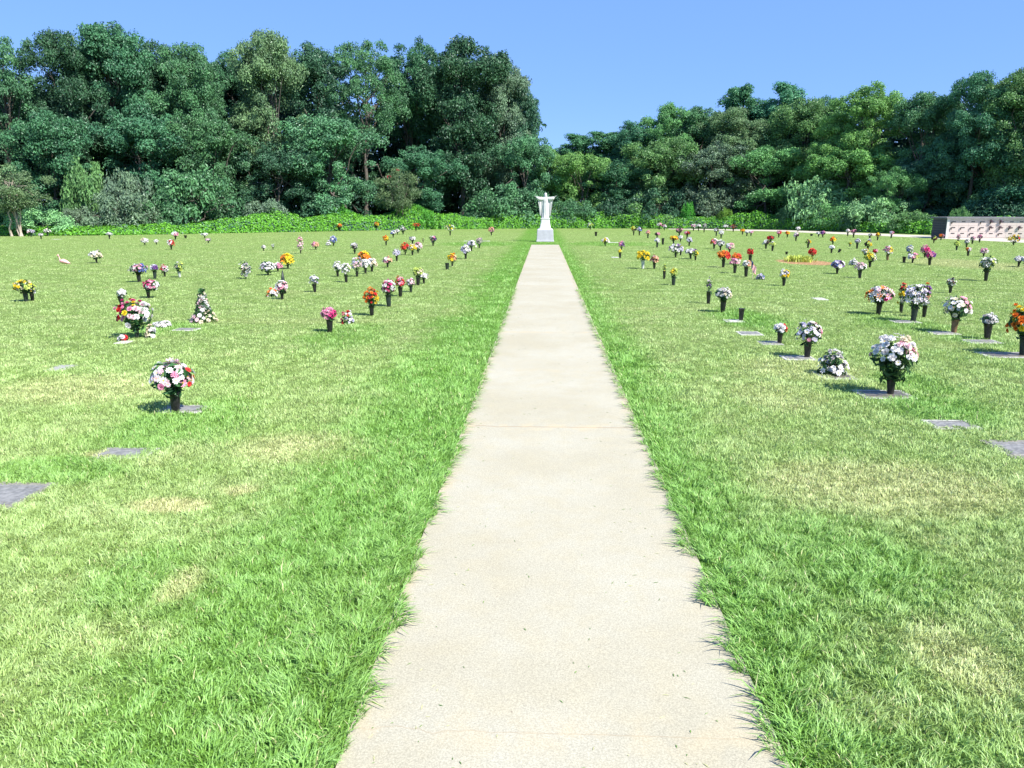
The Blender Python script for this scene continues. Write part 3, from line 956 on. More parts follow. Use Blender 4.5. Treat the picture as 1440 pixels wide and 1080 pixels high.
# wood behind the front trees ----------------------------------------
SKYL = np.array([(-300, 70), (0, 75), (60, 95), (120, 65), (180, 50), (240, 72), (330, 80), (390, 62), (440, 82), (520, 165), (600, 78), (660, 70), (720, 120), (750, 175), (775, 220), (800, 205), (850, 200), (900, 172), (950, 165), (1040, 145), (1100, 140), (1150, 150), (1210, 135), (1260, 155), (1300, 143), (1350, 115), (1440, 108), (1800, 110)])
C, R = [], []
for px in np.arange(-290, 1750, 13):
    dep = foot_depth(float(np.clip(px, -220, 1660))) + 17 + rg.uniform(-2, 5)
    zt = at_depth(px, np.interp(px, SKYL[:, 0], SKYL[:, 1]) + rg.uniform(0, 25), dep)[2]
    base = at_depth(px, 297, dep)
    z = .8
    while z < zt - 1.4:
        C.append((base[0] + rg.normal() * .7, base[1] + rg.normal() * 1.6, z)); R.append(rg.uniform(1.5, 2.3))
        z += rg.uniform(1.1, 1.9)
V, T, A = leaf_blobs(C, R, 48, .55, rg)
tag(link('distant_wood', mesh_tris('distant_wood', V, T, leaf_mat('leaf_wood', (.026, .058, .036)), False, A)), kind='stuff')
# ------------------------------------------------------------------ flowers
PET = {'W': ('white', (.82, .82, .80)), 'C': ('cream', (.80, .74, .55)), 'P': ('pink', (.80, .36, .50)), 'M': ('magenta', (.66, .05, .24)),
       'R': ('red', (.62, .03, .03)), 'O': ('orange', (.82, .22, .02)), 'Y': ('yellow', (.85, .66, .03)), 'L': ('lime', (.55, .68, .16)),
       'V': ('lavender', (.62, .60, .74)), 'U': ('purple', (.24, .10, .36)), 'B': ('blue', (.16, .22, .52)), 'A': ('peach', (.85, .50, .33)),
       'G': ('grey', (.46, .45, .44)), 'D': ('dark', (.06, .025, .05)), 'N': ('brown', (.22, .10, .05)), 'K': ('pale pink', (.84, .62, .66))}
def petal_mat(name, col):
    m, k, out = material('petal_' + name.replace(' ', '_'))
    at = k.new('ShaderNodeAttribute'); at.attribute_name = 'tint'
    c = np.array(col)
    cc = k.mix(at.outputs['Fac'], rgb(*(c * [.78, .72, .74])), rgb(*np.minimum(1, c * 1.06 + .02)))
    p = principled(k, out, cc, .75, .2)
    tr = k.new('ShaderNodeBsdfTranslucent'); k.put(tr.inputs['Color'], cc)
    ms = k.new('ShaderNodeMixShader'); ms.inputs[0].default_value = .22
    k.t.links.new(p.outputs[0], ms.inputs[1]); k.t.links.new(tr.outputs[0], ms.inputs[2])
    k.t.links.new(ms.outputs[0], out.inputs['Surface'])
    return m
PM = {k_: petal_mat(*v) for k_, v in PET.items()}
m_eye = simple_mat('flower_eye', (.55, .38, .05), .9, .1, .4, 60)
m_eyed = simple_mat('flower_eye_dark', (.07, .03, .015), .9, .1, .4, 60)
m_fol = leaf_mat('bouquet_leaf', (.042, .085, .030))
m_stem = simple_mat('bouquet_stem', (.06, .12, .04), .8, .2, .3, 40)
m_vase = {'black': simple_mat('vase_black', (.012, .012, .012), .38, .5, .5, 30, 0.002),
          'green': simple_mat('vase_dark_green', (.018, .028, .023), .45, .4, .4, 30, 0.002),
          'brown': simple_mat('vase_brown', (.17, .105, .055), .5, .4, .35, 20, 0.002),
          'pale': simple_mat('vase_pale', (.45, .47, .44), .5, .4, .2, 20, 0.002)}

def bloom_template(kind, rg):
    g = Geo()
    def petal(a, L, w, rise, tilt, tip, tint):
        ca, sa = math.cos(a), math.sin(a)
        pts = []
        for (r, hw, z) in ((.10, .06, .02), (.5, w, rise * .5), (.86, w * .8, rise * .9), (1.0, w * tip, rise)):
            for sgn in (-1, 1):
                x = r * L; y = sgn * hw * L
                pts.append((x * ca - y * sa, x * sa + y * ca, z + tilt * (hw * 1.0)))
        # cup: centre line a little lower
        V = np.array(pts)
        T = []
        for i in range(3):
            b = i * 2
            T += [(b, b + 2, b + 3), (b, b + 3, b + 1)]
        g.add(V, T, 0, tint)
    if kind == 'daisy':
        for i in range(9):
            petal(i * 2 * math.pi / 9 + rg.normal() * .05, 1, .24, .14 + rg.normal() * .06, 0, .35, rg.uniform())
        for i in range(8):
            petal((i + .5) * 2 * math.pi / 8, .78, .22, .28, 0, .35, rg.uniform())
    elif kind == 'rose':
        for (m, L, rise) in ((6, 1, .25), (6, .78, .55), (5, .52, .75), (4, .3, .85)):
            for i in range(m):
                petal(i * 2 * math.pi / m + rg.uniform(0, .6), L, .42, rise, .05, .55, rg.uniform())
    elif kind == 'lily':
        for i in range(6):
            petal(i * 2 * math.pi / 6 + rg.normal() * .06, 1.1, .20, .42 + .1 * rg.normal(), .05, .06, rg.uniform())
    else:   # mum: ball of petals
        for (m, L, rise) in ((9, 1, .1), (9, .9, .42), (7, .68, .68), (5, .42, .85)):
            for i in range(m):
                petal(i * 2 * math.pi / m + rg.uniform(0, .5), L, .2, rise, .03, .3, rg.uniform())
    V, T, A = np.concatenate(g.V), np.concatenate(g.T), np.concatenate(g.A)
    M = np.zeros(len(T), int)
    if kind in ('daisy', 'lily'):
        g2 = Geo(); g2.lathe([(.20, .03), (.22, .12), (.10, .2)], 7)
        v2, t2 = np.concatenate(g2.V), np.concatenate(g2.T)
        T = np.vstack([T, t2 + len(V)]); V = np.vstack([V, v2]); A = np.concatenate([A, np.full(len(v2), .5)])
        M = np.concatenate([M, np.ones(len(t2), int)])
    return V, T, A, M
brg = np.random.default_rng(2)
KINDS = ['daisy', 'rose', 'lily', 'mum']
BT = {k_: bloom_template(k_, brg) for k_ in KINDS}
BMESH = {}
def bloom_mesh(kind, code):
    if (kind, code) not in BMESH:
        V, T, A, M = BT[kind]
        BMESH[(kind, code)] = mesh_tris('bloom_' + kind + '_' + code, V, T, [PM[code], m_eyed if code in 'OYR' else m_eye], True, A, M)
    return BMESH[(kind, code)]

def vase_mesh(rg, h, r, mat):
    g = Geo()
    r0 = r * .66
    prof = [(r0, 0), (r0 * 1.02, .006), (r0 + (r - r0) * .35, h * .35), (r0 + (r - r0) * .75, h * .75), (r, h * .96), (r * 1.10, h * .97), (r * 1.10, h), (r * .92, h), (r * .86, h * .9), (r * .5, h * .72)]
    g.lathe(prof, 20)
    return g.mesh('flower_vase', mat, True)

def words_of(cols, most=3):
    seen = []
    for ch in sorted(set(cols), key=lambda q: (-cols.count(q), cols.index(q))):
        nm = PET[ch][0]
        if nm == 'dark': nm = 'dark red'
        seen.append(nm)
    seen = seen[:most]
    return seen[0] if len(seen) == 1 else ', '.join(seen[:-1]) + ' and ' + seen[-1]

# base x, base y, vase top y (0: no vase), top y, width, petals | options  (photo pixels)
ROWS = '''
247 580 551 506 67 WKKWKVWKWKPR a=-1;k=daisy;D=round white and pink daisy bouquet;p=nearest of all on the left lawn
193 475 462 421 53 RMPMYPYKKWWW k=rose;D=big magenta, yellow and white bouquet;p=in front of the flowering cone
212 475 0 456 16 CCW D=small cream flowers;p=at the foot of the big magenta and white bouquet
229 460 0 452 27 W D=loose white flowers lying flat;p=right of the big magenta and yellow bouquet
174 479 0 471 17 WR D=red and white flowers lying flat;p=on a tiny stone left of the big magenta bouquet
287 453 0 406 40 CKWC s=cone;D=cone shaped cream flower tree;p=standing on the grass right of the big magenta bouquet
173 431 416 407 15 W tilt=-9;D=small white tuft;p=in a leaning black vase above left of the magenta bouquet
209 419 408 393 26 MMPW dx=5;D=magenta flowers with white sprays to the right;p=behind the big magenta and yellow bouquet
37 424 410 394 30 YYCL D=yellow and cream bouquet;p=at the far left edge
46 423 411 400 15 CYW p=touching the yellow bouquet at the far left edge
196 397 385 371 25 VWPB D=pale blue, white and pink bouquet;p=left end of the tight row of four
218 392 381 371 13 WVU p=middle of the tight row behind the magenta flowers
232 389 383 373 13 RPW D=small red and pink bouquet;p=in the tight row right of the white and lavender one
253 390 382 367 17 CWL v=pale;s=spray;D=upright leafy cream bouquet;p=in a pale vase at the right end of the tight row
346 392 0 365 21 WOGW s=spray;D=tall green spray with white and orange flowers;p=left of the pale lavender mound
136 370 364 352 19 WWC D=white bouquet with dark leaves;p=alone behind the yellow bouquet at far left
44 333 329 322 11 WKV
58 336 332 328 7 GW
67 332 328 322 11 KW
154 336 331 327 9 W
204 345 341 335 12 CW
220 344 341 337 7 W
247 337 332 326 11 WWP
241 351 346 337 11 WKR
288 335 331 328 10 W
293 342 339 335 8 KG
371 353 349 345 7 GW
384 351 347 343 7 W s=sprig
423 357 352 331 10 PK s=tall;D=tall double tier pink bouquet;p=in a slim vase right of two small white ones
444 351 348 340 12 PA
462 345 0 338 8 W
469 346 342 332 12 VB
499 357 352 340 14 WDG s=spray
405 378 372 357 21 OYY k=lily;D=orange and yellow spiky bouquet;p=behind the pale lavender mound on the left lawn
391 382 377 369 14 WP
377 387 382 367 24 VW D=wide mound of pale lavender flowers;p=in front of the orange and yellow spiky bouquet
397 421 410 394 21 WWPK D=white and pink bouquet;p=in a black vase below the dark green spike
383 417 0 404 19 OAW D=orange and white flowers on the grass;p=touching the bouquet below the green spike
443 411 400 386 15 VWV D=small lavender bouquet;p=alone in a slim black vase right of the green spike
475 389 381 367 14 W D=white bouquet in the left one of paired vases;s=dome;v=black;VL=left one of the paired black vases with white flowers in mid left lawn;p=right of the small lavender bouquet
487 397 387 369 15 WW D=white bouquet in the right one of paired vases;v=black;VL=right one of the paired black vases with white flowers in mid left lawn;p=right of the small lavender bouquet
502 389 381 362 17 WVK D=white and pink bouquet;p=left end of the cluster beneath the orange one
514 385 377 364 15 W D=white bouquet;p=middle of the cluster beneath the orange one
523 382 374 363 18 WWC D=white and cream bouquet;p=right end of the cluster beneath the orange one
513 375 368 353 20 OYO k=lily;D=orange and yellow bouquet;p=behind a cluster of white bouquets
545 376 370 361 15 WPA
558 367 360 350 13 WV
570 358 354 341 14 OR
580 359 353 343 12 CY
588 356 352 340 14 PWK
580 343 338 333 10 GW
595 341 337 334 5 LC s=sprig
609 346 341 331 13 WPU s=spray
543 345 340 331 10 OY
553 334 330 324 9 BW
559 330 327 322 7 GW
567 330 326 318 10 WG
478 325 321 314 8 O
498 323 319 315 8 W
530 324 319 312 8 OY
536 323 320 314 7 RO
542 323 319 314 7 W
548 321 318 314 7 PK
585 325 320 313 12 OR
599 320 318 313 9 CK
633 331 326 315 17 CYW
645 321 319 313 9 PK
655 321 319 312 8 W
703 320 318 314 8 W
691 331 327 319 10 AP
655 364 357 344 15 VW D=lavender and white bouquet;p=nearest in the slanting trio close to the path on the left
663 353 348 338 14 VVW D=lavender bouquet;p=middle of the slanting trio close to the path on the left
674 349 344 334 10 KG D=pale pink bouquet;p=farthest in the slanting trio close to the path on the left
636 375 369 356 15 YYOA D=yellow and peach bouquet;p=beside an empty vase, close to the path on the left
588 401 388 375 18 LLC k=mum;D=lime green bouquet;p=behind the pink and white pair on the left
596 399 392 384 14 W D=small white bouquet;p=touching the lime green one on the left lawn
547 431 415 392 23 PWMW D=white, pink and magenta bouquet;p=nearest in the row beyond the fiery orange one
563 417 404 389 17 RPR D=red and pink bouquet;p=in the row between the magenta one and the lime one
578 411 402 391 16 PWK D=pink and white bouquet;p=right before the lime green one on the left
523 444 430 405 25 OORY k=mum;D=fiery orange and red bouquet;p=in a black vase between pink puff and magenta row
464 467 448 432 25 PPPM k=mum;D=round pink puff of flowers;p=in a black vase, nearest the path on the left
489 455 0 435 21 MRWV D=low heap of red, white and lavender flowers;p=on the grass beside the pink puff
830 323 319 313 9 WL
851 346 342 334 12 WYW D=white and yellow bouquet;p=beside a white stone, first right of the statue
874 352 348 339 10 PU D=pink and purple bouquet;p=right of the white stone near the statue
872 363 356 351 6 YL D=tiny yellow sprig;p=in a slim dark vase near the path below the white stone
904 378 366 352 21 YYY k=mum;v=pale;D=bright yellow bouquet;p=in a pale vase, nearest the path on the right
920 378 370 359 14 PNAD D=dusty pink and brown bouquet;p=right beside the bright yellow one
934 392 381 371 8 LY s=sprig;D=thin green sprig;p=in a black vase between the two yellow bouquets near the path
947 401 389 377 12 YL D=small yellow and lime bouquet;p=in a tall black vase nearest the path on the right
996 427 410 389 12 GUG s=sprig;D=dry grey twig spray;p=in a tall black vase left of the grey white bouquet
1016 439 421 404 26 WGWC D=withered grey and white bouquet;p=left of the empty black vase
1096 483 467 455 21 WWR D=small white bouquet with one red bloom;p=in a short vase left of the lavender one
891 331 326 318 9 YLD
899 331 326 319 9 WBD
911 335 330 324 7 PA
880 321 319 315 8 W
927 323 319 313 9 WP
934 324 320 316 7 PW
924 348 341 335 9 W
924 335 331 327 8 DP
955 333 328 320 11 PDP
966 336 330 325 10 PRD
957 340 336 331 7 W
947 343 338 331 13 YO
969 346 341 334 9 WV
950 362 356 342 22 WUWV D=white and purple bouquet;p=biggest of the far cluster right of the yellow bouquet
957 359 353 345 10 YC
971 364 357 350 18 WGU
978 366 360 352 9 LY
975 325 321 315 9 PW
982 325 320 315 8 W
990 327 322 314 7 G
1007 332 327 320 8 WD
1014 335 330 324 8 W
1020 324 320 316 8 W
1031 326 322 316 11 PRD
1044 330 326 322 8 OY
1050 332 328 324 7 W
1056 332 328 324 7 WP
1004 350 344 336 13 OPW
1013 352 346 338 13 GWV
1017 376 365 352 19 OOR k=lily;D=orange red bouquet;p=left one of the blazing pair beside the flag
1033 384 373 363 15 PPK D=pink bouquet;p=in front of the blazing orange pair
1035 372 366 356 15 OOR k=lily;D=orange bouquet;p=right one of the blazing pair beside the flag
1026 355 350 342 14 WPC
1054 374 359 349 11 RR k=mum;D=round red bouquet;p=in a tall slim vase above the little flag
1049 389 376 366 14 WA D=white and peach bouquet;p=immediately left of the little flag
1069 393 0 385 14 GVB D=grey blue heap of flowers on the grass;p=right of the little flag
1102 402 392 378 16 WYVY D=white bouquet with yellow top;p=between the flag and the blue one
1077 350 344 337 10 WD
1086 353 346 340 11 LWL
1083 343 338 331 12 RD
1095 334 330 324 8 PR
1107 334 330 325 7 OY
1122 326 323 319 7 W
1119 339 334 327 9 WKD
1151 333 329 326 8 WD
1157 334 330 325 8 UPD
1136 349 343 337 9 LDY
1171 344 340 333 10 OY
1169 356 350 345 9 W
1142 366 360 349 12 RRR k=lily;D=bright red bouquet;p=behind the patch of bare orange soil
1195 347 343 340 5 LY
1205 350 342 336 9 VGW
1192 332 327 322 7 WK
1200 334 329 322 8 PD
1234 338 333 327 8 OYD
1253 335 330 325 7 KVP
1223 337 332 328 6 WD
1222 347 342 336 6 WG
1220 352 346 340 11 DLY
1216 363 357 349 10 WY
1230 361 355 350 8 RP
1223 376 368 355 17 LYW D=lime, yellow and white bouquet;p=foremost of the stack left of the lavender pale one
1248 366 358 345 13 PWY v=brown;D=pink and white bouquet with yellow top;p=in a brown vase in the middle right
1177 385 377 366 19 BVUW D=blue and purple bouquet;p=below the patch of bare orange soil
1200 373 0 364 13 W D=low white flowers;p=behind the blue and pale pink bouquets
1209 391 380 369 17 KKW D=pale pink bouquet;p=immediately right of the blue and purple one
1235 442 426 402 38 OWKWKPM k=lily;D=pink, white and orange lily bouquet;p=left of the big lavender white cluster
1278 362 356 344 11 BWV
1283 370 364 356 17 WPL D=white bouquet with pink corner;p=left of the magenta and pink stack
1300 362 357 345 15 PM
1307 373 363 353 15 MPU D=magenta and purple bouquet;p=foremost of the pink stack near the columbarium
1313 342 338 332 8 DLN
1323 338 334 329 8 ONP
1345 352 346 339 9 L
1347 341 337 329 6 PG
1359 348 343 336 8 GW
1367 343 338 332 7 GP
1377 341 336 330 8 PD
1361 360 353 348 8 OWK
1383 361 357 349 12 PKW
1386 395 380 359 26 WWL k=lily;s=lily;D=tall white lily spray;p=in a tall black vase at the right
1425 345 341 330 18 YYRD D=yellow and red bouquet;p=in front of the columbarium's right end
1432 375 368 360 14 WV
1441 376 369 360 14 W
1336 412 402 391 14 WDW D=small white bouquet;p=in a black vase above the cream and pink one
1267 440 427 397 15 RYWW s=tall;D=red and yellow flowers over white ones;p=left side of the big lavender cluster
1284 452 431 399 35 VWV k=lily;D=big shaggy lavender and white bouquet;p=centre of the cluster on the right lawn
1299 446 430 399 14 OUAW s=tall;D=orange and purple flowers;p=right side of the big lavender cluster
1341 468 449 415 41 CWCWWCWPP a=1;v=brown;k=daisy;D=big cream bouquet with pink flowers on top;p=in a brown vase on the right lawn
1388 477 455 441 25 GWW D=dark leafy bouquet with small white flowers;p=left of the fiery one at the right edge
1438 500 473 431 54 OOYYRD k=rose;D=orange, yellow and red bouquet;p=cut by the right edge
1135 503 482 451 41 VWVWP k=daisy;D=round lavender and white bouquet;p=on the right lawn behind the low dusty heap
1170 526 0 490 47 WGW D=low heap of dusty white flowers;p=on a flat stone left of the leafy bouquet
1252 555 531 468 68 WWWWKWCP k=rose;s=leafy;D=tall leafy white and pink bouquet;p=nearest of all on the right lawn
'''
EMPTY = [(261, 335, 331, 4, 'black', 'tiny empty black vase far off between two white bouquets on the left'),
         (629, 379, 370, 6, 'green', 'empty dark green vase left of the yellow and peach bouquet near the path'),
         (838, 332, 326, 4, 'black', 'tiny empty black vase first right of the statue'),
         (932, 344, 335, 4, 'black', 'slim empty dark vase far off beside a white bouquet right of the statue'),
         (1042, 451, 434, 8, 'black', 'empty tall black vase standing alone on the right lawn'),
         (1106, 358, 354, 4, 'black', 'tiny empty black vase left of the patch of bare orange soil'),
         (1179, 355, 350, 4, 'black', 'tiny leaning black vase right of the orange bouquet above the soil patch'),
         (1271, 369, 361, 5, 'black', 'empty black vase left of the white bouquet with pink corner'),
         (1141, 332, 329, 4, 'green', 'tiny empty green vase far off in front of the driveway')]

ORD = ['first', 'second', 'third', 'fourth', 'fifth', 'sixth', 'seventh', 'eighth', 'ninth', 'tenth', 'eleventh', 'twelfth', 'thirteenth', 'fourteenth', 'fifteenth', 'sixteenth', 'seventeenth', 'eighteenth', 'nineteenth', 'twentieth'] + ['number %d' % i for i in range(21, 60)]
rows = []
for line in ROWS.strip().splitlines():
    p = line.split(' ', 6)
    opt = dict(q.split('=') for q in p[6].split(';')) if len(p) > 6 else {}
    rows.append([float(v) for v in p[:5]] + [p[5], opt])
def band(by):
    for lim, nm in ((326, 'farthest row'), (333, 'second farthest row'), (340, 'third farthest row'), (352, 'fourth farthest row'), (380, 'middle rows')):
        if by < lim: return nm
    return 'near rows'
cnt = {}
for r in sorted(rows, key=lambda q: abs(q[0] - 765)):
    sd = 'left' if r[0] < 765 else 'right'
    kk = (sd, band(r[1]))
    cnt[kk] = cnt.get(kk, 0) + 1
    r.append((sd, band(r[1]), ORD[cnt[kk] - 1]))

frg = np.random.default_rng(8)
def place_blooms(rg, shape, n, rx, rz):
    """directions and points of the flower heads round the bouquet centre"""
    i = np.arange(n) + .5
    if shape == 'cone':
        t = (i / n) ** .62; th = i * 2.39996
        z = rz * (1 - 2 * t); r = rx * (.15 + .85 * t) * np.where(t > .75, 1, .68)
        P = np.stack([r * np.cos(th), r * np.sin(th), z], 1)
        return P, unit(np.stack([np.cos(th), np.sin(th), .5 + 0 * th], 1))
    lowz = {'dome': -.45, 'spray': -.75, 'sprig': -.7, 'tall': -.95, 'leafy': -.05, 'lily': -.6, 'flat': -.05}[shape]
    z = 1 - (1 - lowz) * i / n
    th = i * 2.39996 + rg.uniform(0, 6)
    r = np.sqrt(np.maximum(0, 1 - z * z))
    d = np.stack([r * np.cos(th), r * np.sin(th), z], 1)
    d = unit(d + rg.normal(size=(n, 3)) * .12)
    sc = rg.uniform(.70, 1.0, n) + (rg.uniform(size=n) < .14) * rg.uniform(.05, .28, n)
    if shape in ('spray', 'sprig', 'lily'):
        sc = rg.uniform(.4, 1.0, n)
    P = d * sc[:, None] * np.array([rx, rx, rz])
    if shape in ('spray', 'sprig', 'lily'):
        P[:, :2] *= (.45 + .55 * np.clip((P[:, 2:] / rz + 1) / 2, 0, 1) * 1.4)
    return P, unit(d + np.array([0, -.12, .35]))

def basis(nrm, rg):
    t, b = frames(nrm, rg)
    return np.stack([t, b, nrm], 2)

for (bx, by, vy, ty, w, cols, opt, (sd, bnd, ordn)) in rows:
    base = ground(bx, by); ps = px_size(base)
    depth = base[1]
    ztop = at_depth(bx, ty, depth)[2]
    zlow = at_depth(bx, vy, depth)[2] if vy else 0.0
    if vy:
        zlow = max(zlow, .05)
    ztop = max(ztop, zlow + .07)
    rx = max(w * ps / 2 - .01, .04)
    shape = opt.get('s', 'dome' if vy else 'flat')
    big = w >= 23; single = w >= 10
    D = opt.get('D'); PP = opt.get('p')
    two = words_of(cols, 2)
    if D is None:
        D = ('small ' if w < 9 else '') + words_of(cols, 2 if w < 10 else 3) + ' bouquet'
    where = PP or f'{ordn} from the path in the {sd} {bnd}'
    vase = None
    if vy:
        hv = zlow
        rv = min(max(.030, hv * .26), .052)
        if shape in ('tall', 'sprig'): rv *= .8
        vkey = opt.get('v', 'black' if frg.uniform() > .2 else 'green')
        vase = link('flower_vase', vase_mesh(frg, hv, rv, m_vase[vkey]))
        vase.location = (base[0], base[1], 0.004)
        vase.rotation_euler = (frg.normal() * .03, math.radians(float(opt.get('tilt', 0))) + frg.normal() * .03, frg.uniform(0, 6))
        if 'tilt' in opt: vase.rotation_euler[2] = 0
        vname = {'black': 'black', 'green': 'dark', 'brown': 'brown', 'pale': 'pale'}[vkey]
        vl = f'{vname} vase under the ' + D if opt.get('s') == 'pair' else f'{vname} vase under {two} flowers, ' + (PP if PP else f'{ordn} from path in {sd} {bnd}')
        if len(vl.split()) > 16:
            vl = f'{vname} vase of {words_of(cols, 1)} flowers, {ordn} from path in {sd} {bnd}' if not PP else f'{vname} vase holding the {D}'
        vl = opt.get('VL', vl)
        tag(vase, vl, 'vase', 'flower vases on the lawn')
    root_z = zlow if vy else 0.0
    lab = f'{D}, {where}' if PP is None or not PP.startswith(('in ', 'at ', 'on ')) else f'{D} {where}'
    # ---- geometry, local to the mouth of the vase
    lowest = zlow - (.03 if vy else 0)
    zc = (ztop + lowest) / 2 - root_z; rz = (ztop - lowest) / 2
    if shape == 'flat':
        zc = 0.02; rz = max(ztop - .02, .05)
    cx = float(opt.get('dx', 0)) * ps
    br = np.clip(rx * .26, .026, .046) if not big else np.clip(rx * .155, .024, .034)
    if opt.get('k') == 'lily': br *= 1.3
    if depth > 20: br *= 1.15
    area = rx * (rx + rz) * 2
    n = int(np.clip(area / (br * br) * 1.0, 7, 64 if big else 30))
    if shape in ('spray', 'lily', 'cone'): n = int(n * .8)
    if shape == 'cone': n, br = 70, .03
    if shape == 'sprig': n = 9; br = min(br, .024)
    P, Nn = place_blooms(frg, shape, n, rx - br * .5, rz - br * .3)
    P = P + np.array([cx, 0, zc])
    if shape == 'flat': P[:, 2] = np.maximum(P[:, 2], .015)
    # colours in loose drifts
    order = np.argsort(P[:, 0] + float(opt.get('a', -.4)) * P[:, 2] + frg.normal(size=n) * rx * .3)
    cl = [None] * n
    for rank, q in enumerate(order):
        cl[q] = cols[int(rank * len(cols) / n)]
    kk = opt.get('k')
    kinds = [kk if kk and frg.uniform() < .75 else KINDS[frg.integers(4)] for _ in range(n)]
    B = basis(Nn, frg); sz = br * frg.uniform(.75, 1.25, n)
    # leaves
    nlv = int(np.clip(n * 3.2, 14, 150))
    if 'G' in cols or shape in ('spray', 'cone', 'leafy'): nlv = int(nlv * 1.5)
    dl = unit(frg.normal(size=(nlv, 3)) + [0, 0, .1])
    LPp = dl * frg.uniform(.25, .93, nlv)[:, None] * np.array([rx, rx, rz]) + [cx, 0, zc]
    if shape == 'cone':
        zz = frg.uniform(-1, 1, nlv); th = frg.uniform(0, 6.28, nlv); rr = rx * .6 * (1 - zz) / 2 + .02
        LPp = np.stack([rr * np.cos(th), rr * np.sin(th), zz * rz * .95], 1) + [0, 0, zc]
    if shape == 'leafy':
        LPp[:, 2] -= rz * .35; LPp[:, :2] *= np.clip(1 + (LPp[:, 2:] - zc) / rz * .45, .3, 1)
    LPp[:, 2] = np.maximum(LPp[:, 2], .012 - (root_z * .5))
    if vy:
        nlow = max(4, nlv // 7); th = frg.uniform(0, 6.28, nlow)
        rr = frg.uniform(.01, .07, nlow)
        LPp[:nlow] = np.stack([rr * np.cos(th) + cx * .3, rr * np.sin(th), frg.uniform(-.03, .05, nlow)], 1)
    LV, LT, LA = leaf_cards(LPp, unit(dl + frg.normal(size=dl.shape) * .5), np.clip(rx * .42, .05, .10), frg, .45)
    if w < 10:
        G0 = Geo(); slots = sorted(set(cl)); mats = [PM[q] for q in slots] + [m_eye, m_fol]
        for q in range(n):
            V, T, A, M = BT[kinds[q]]
            G0.add(P[q] + sz[q] * (V @ B[q].T), T, slots.index(cl[q]), A)
        G0.add(LV, LT, len(slots) + 1, LA)
        G0.tube([(0, 0, -.03), (cx, 0, zc)], .006, 5, len(slots) + 1)
        root = link('flower_bouquet', G0.mesh('flower_bouquet', mats, True))
        root.location = (base[0], base[1], root_z + .004)
    else:
        root = empty('flower_bouquet', (base[0], base[1], root_z + .004))
        if single:
            main = max(set(cl), key=cl.count)
            for q in range(n):
                o = link('bloom', bloom_mesh(kinds[q], cl[q]), root)
                R = Matrix(B[q].tolist()).to_4x4()
                o.matrix_basis = Matrix.Translation(Vector(P[q])) @ R @ Matrix.Scale(float(sz[q]), 4)
                if cl[q] != main: o['label'] = PET[cl[q]][0] + ' bloom'
        else:
            for code in sorted(set(cl)):
                G0 = Geo()
                for q in range(n):
                    if cl[q] == code:
                        V, T, A, M = BT[kinds[q]]
                        G0.V.append(P[q] + sz[q] * (V @ B[q].T)); G0.T.append(T + G0.n); G0.M.append(M); G0.A.append(A); G0.n += len(V)
                o = link('flower_head', G0.mesh('flower_head', [PM[code], m_eyed if code in 'OYR' else m_eye], True), root)
                if len(set(cl)) > 1: o['label'] = PET[code][0] + ' flower head'
        link('leaf', mesh_tris('leaf', LV, LT, m_fol, False, LA), root)
        if vy or shape in ('cone', 'spray'):
            g = Geo()
            for q in range(0, n, 2 if big else 3):
                g.tube(curve(frg, (frg.normal() * .008, frg.normal() * .008, -.03 if vy else 0), P[q], .004, 5), .0028, 4)
            link('stem', g.mesh('stem', m_stem, True), root)
    tag(root, lab, 'flowers', 'flower bouquets on the lawn')

for (bx, by, vy, w, vkey, lab) in EMPTY:
    base = ground(bx, by)
    h = max(at_depth(bx, vy, base[1])[2], .06)
    v = link('flower_vase', vase_mesh(frg, h, max(w * px_size(base) / 2, .03), m_vase[vkey]))
    v.location = (base[0], base[1], 0.004)
    if 'leaning' in lab: v.rotation_euler[1] = .5
    tag(v, lab, 'vase', 'flower vases on the lawn')

# dark green spike standing behind the white and pink bouquet
b = ground(399, 413)
g = Geo(); g.lathe([(.05, 0), (.05, .16), (.06, .17), (.035, .3), (.008, .46)], 10)
sp = link('grave_spike', g.mesh('grave_spike', m_vase['green'], True)); sp.location = b
tag(sp, 'dark green pointed cone standing behind the white and pink bouquet on the left', 'cone')

# little flag
b = ground(1058.5, 392)
root = empty('small_flag', b); tag(root, 'little striped flag drooping on a thin stick right of the white and peach bouquet', 'flag')
hf = at_depth(1053, 365, b[1])[2]
g = Geo(); g.tube([(0, 0, 0), (-.06, 0, hf)], .006, 6)
link('stick', g.mesh('stick', m_bark_pale, True), root)
m_fr = simple_mat('flag_red', (.55, .03, .05)); m_fw = simple_mat('flag_white', (.78, .77, .75)); m_fb = simple_mat('flag_blue', (.03, .05, .22))
g = Geo(); ns = 13; nu = 10
for si in range(ns):
    V = []
    for q in range(nu + 1):
        u = q / nu
        for e in (0, 1):
            z = hf - .02 - (si + e) / ns * .19 - u * .16
            V.append((-.055 + u * .11 + .012 * math.sin(u * 8), .015 * math.sin(u * 11 + si * .2), z + 0.0))
    T = []
    for q in range(nu):
        a = q * 2
        T += [(a, a + 2, a + 3), (a, a + 3, a + 1)]
    M = [2 if (si < 7 and t // 2 < 4) else (0 if si % 2 == 0 else 1) for t in range(len(T))]
    g.V.append(np.array(V)); g.T.append(np.array(T) + g.n); g.M.append(np.array(M)); g.A.append(np.full(len(V), .5)); g.n += len(V)
link('cloth', g.mesh('cloth', [m_fr, m_fw, m_fb], True), root)

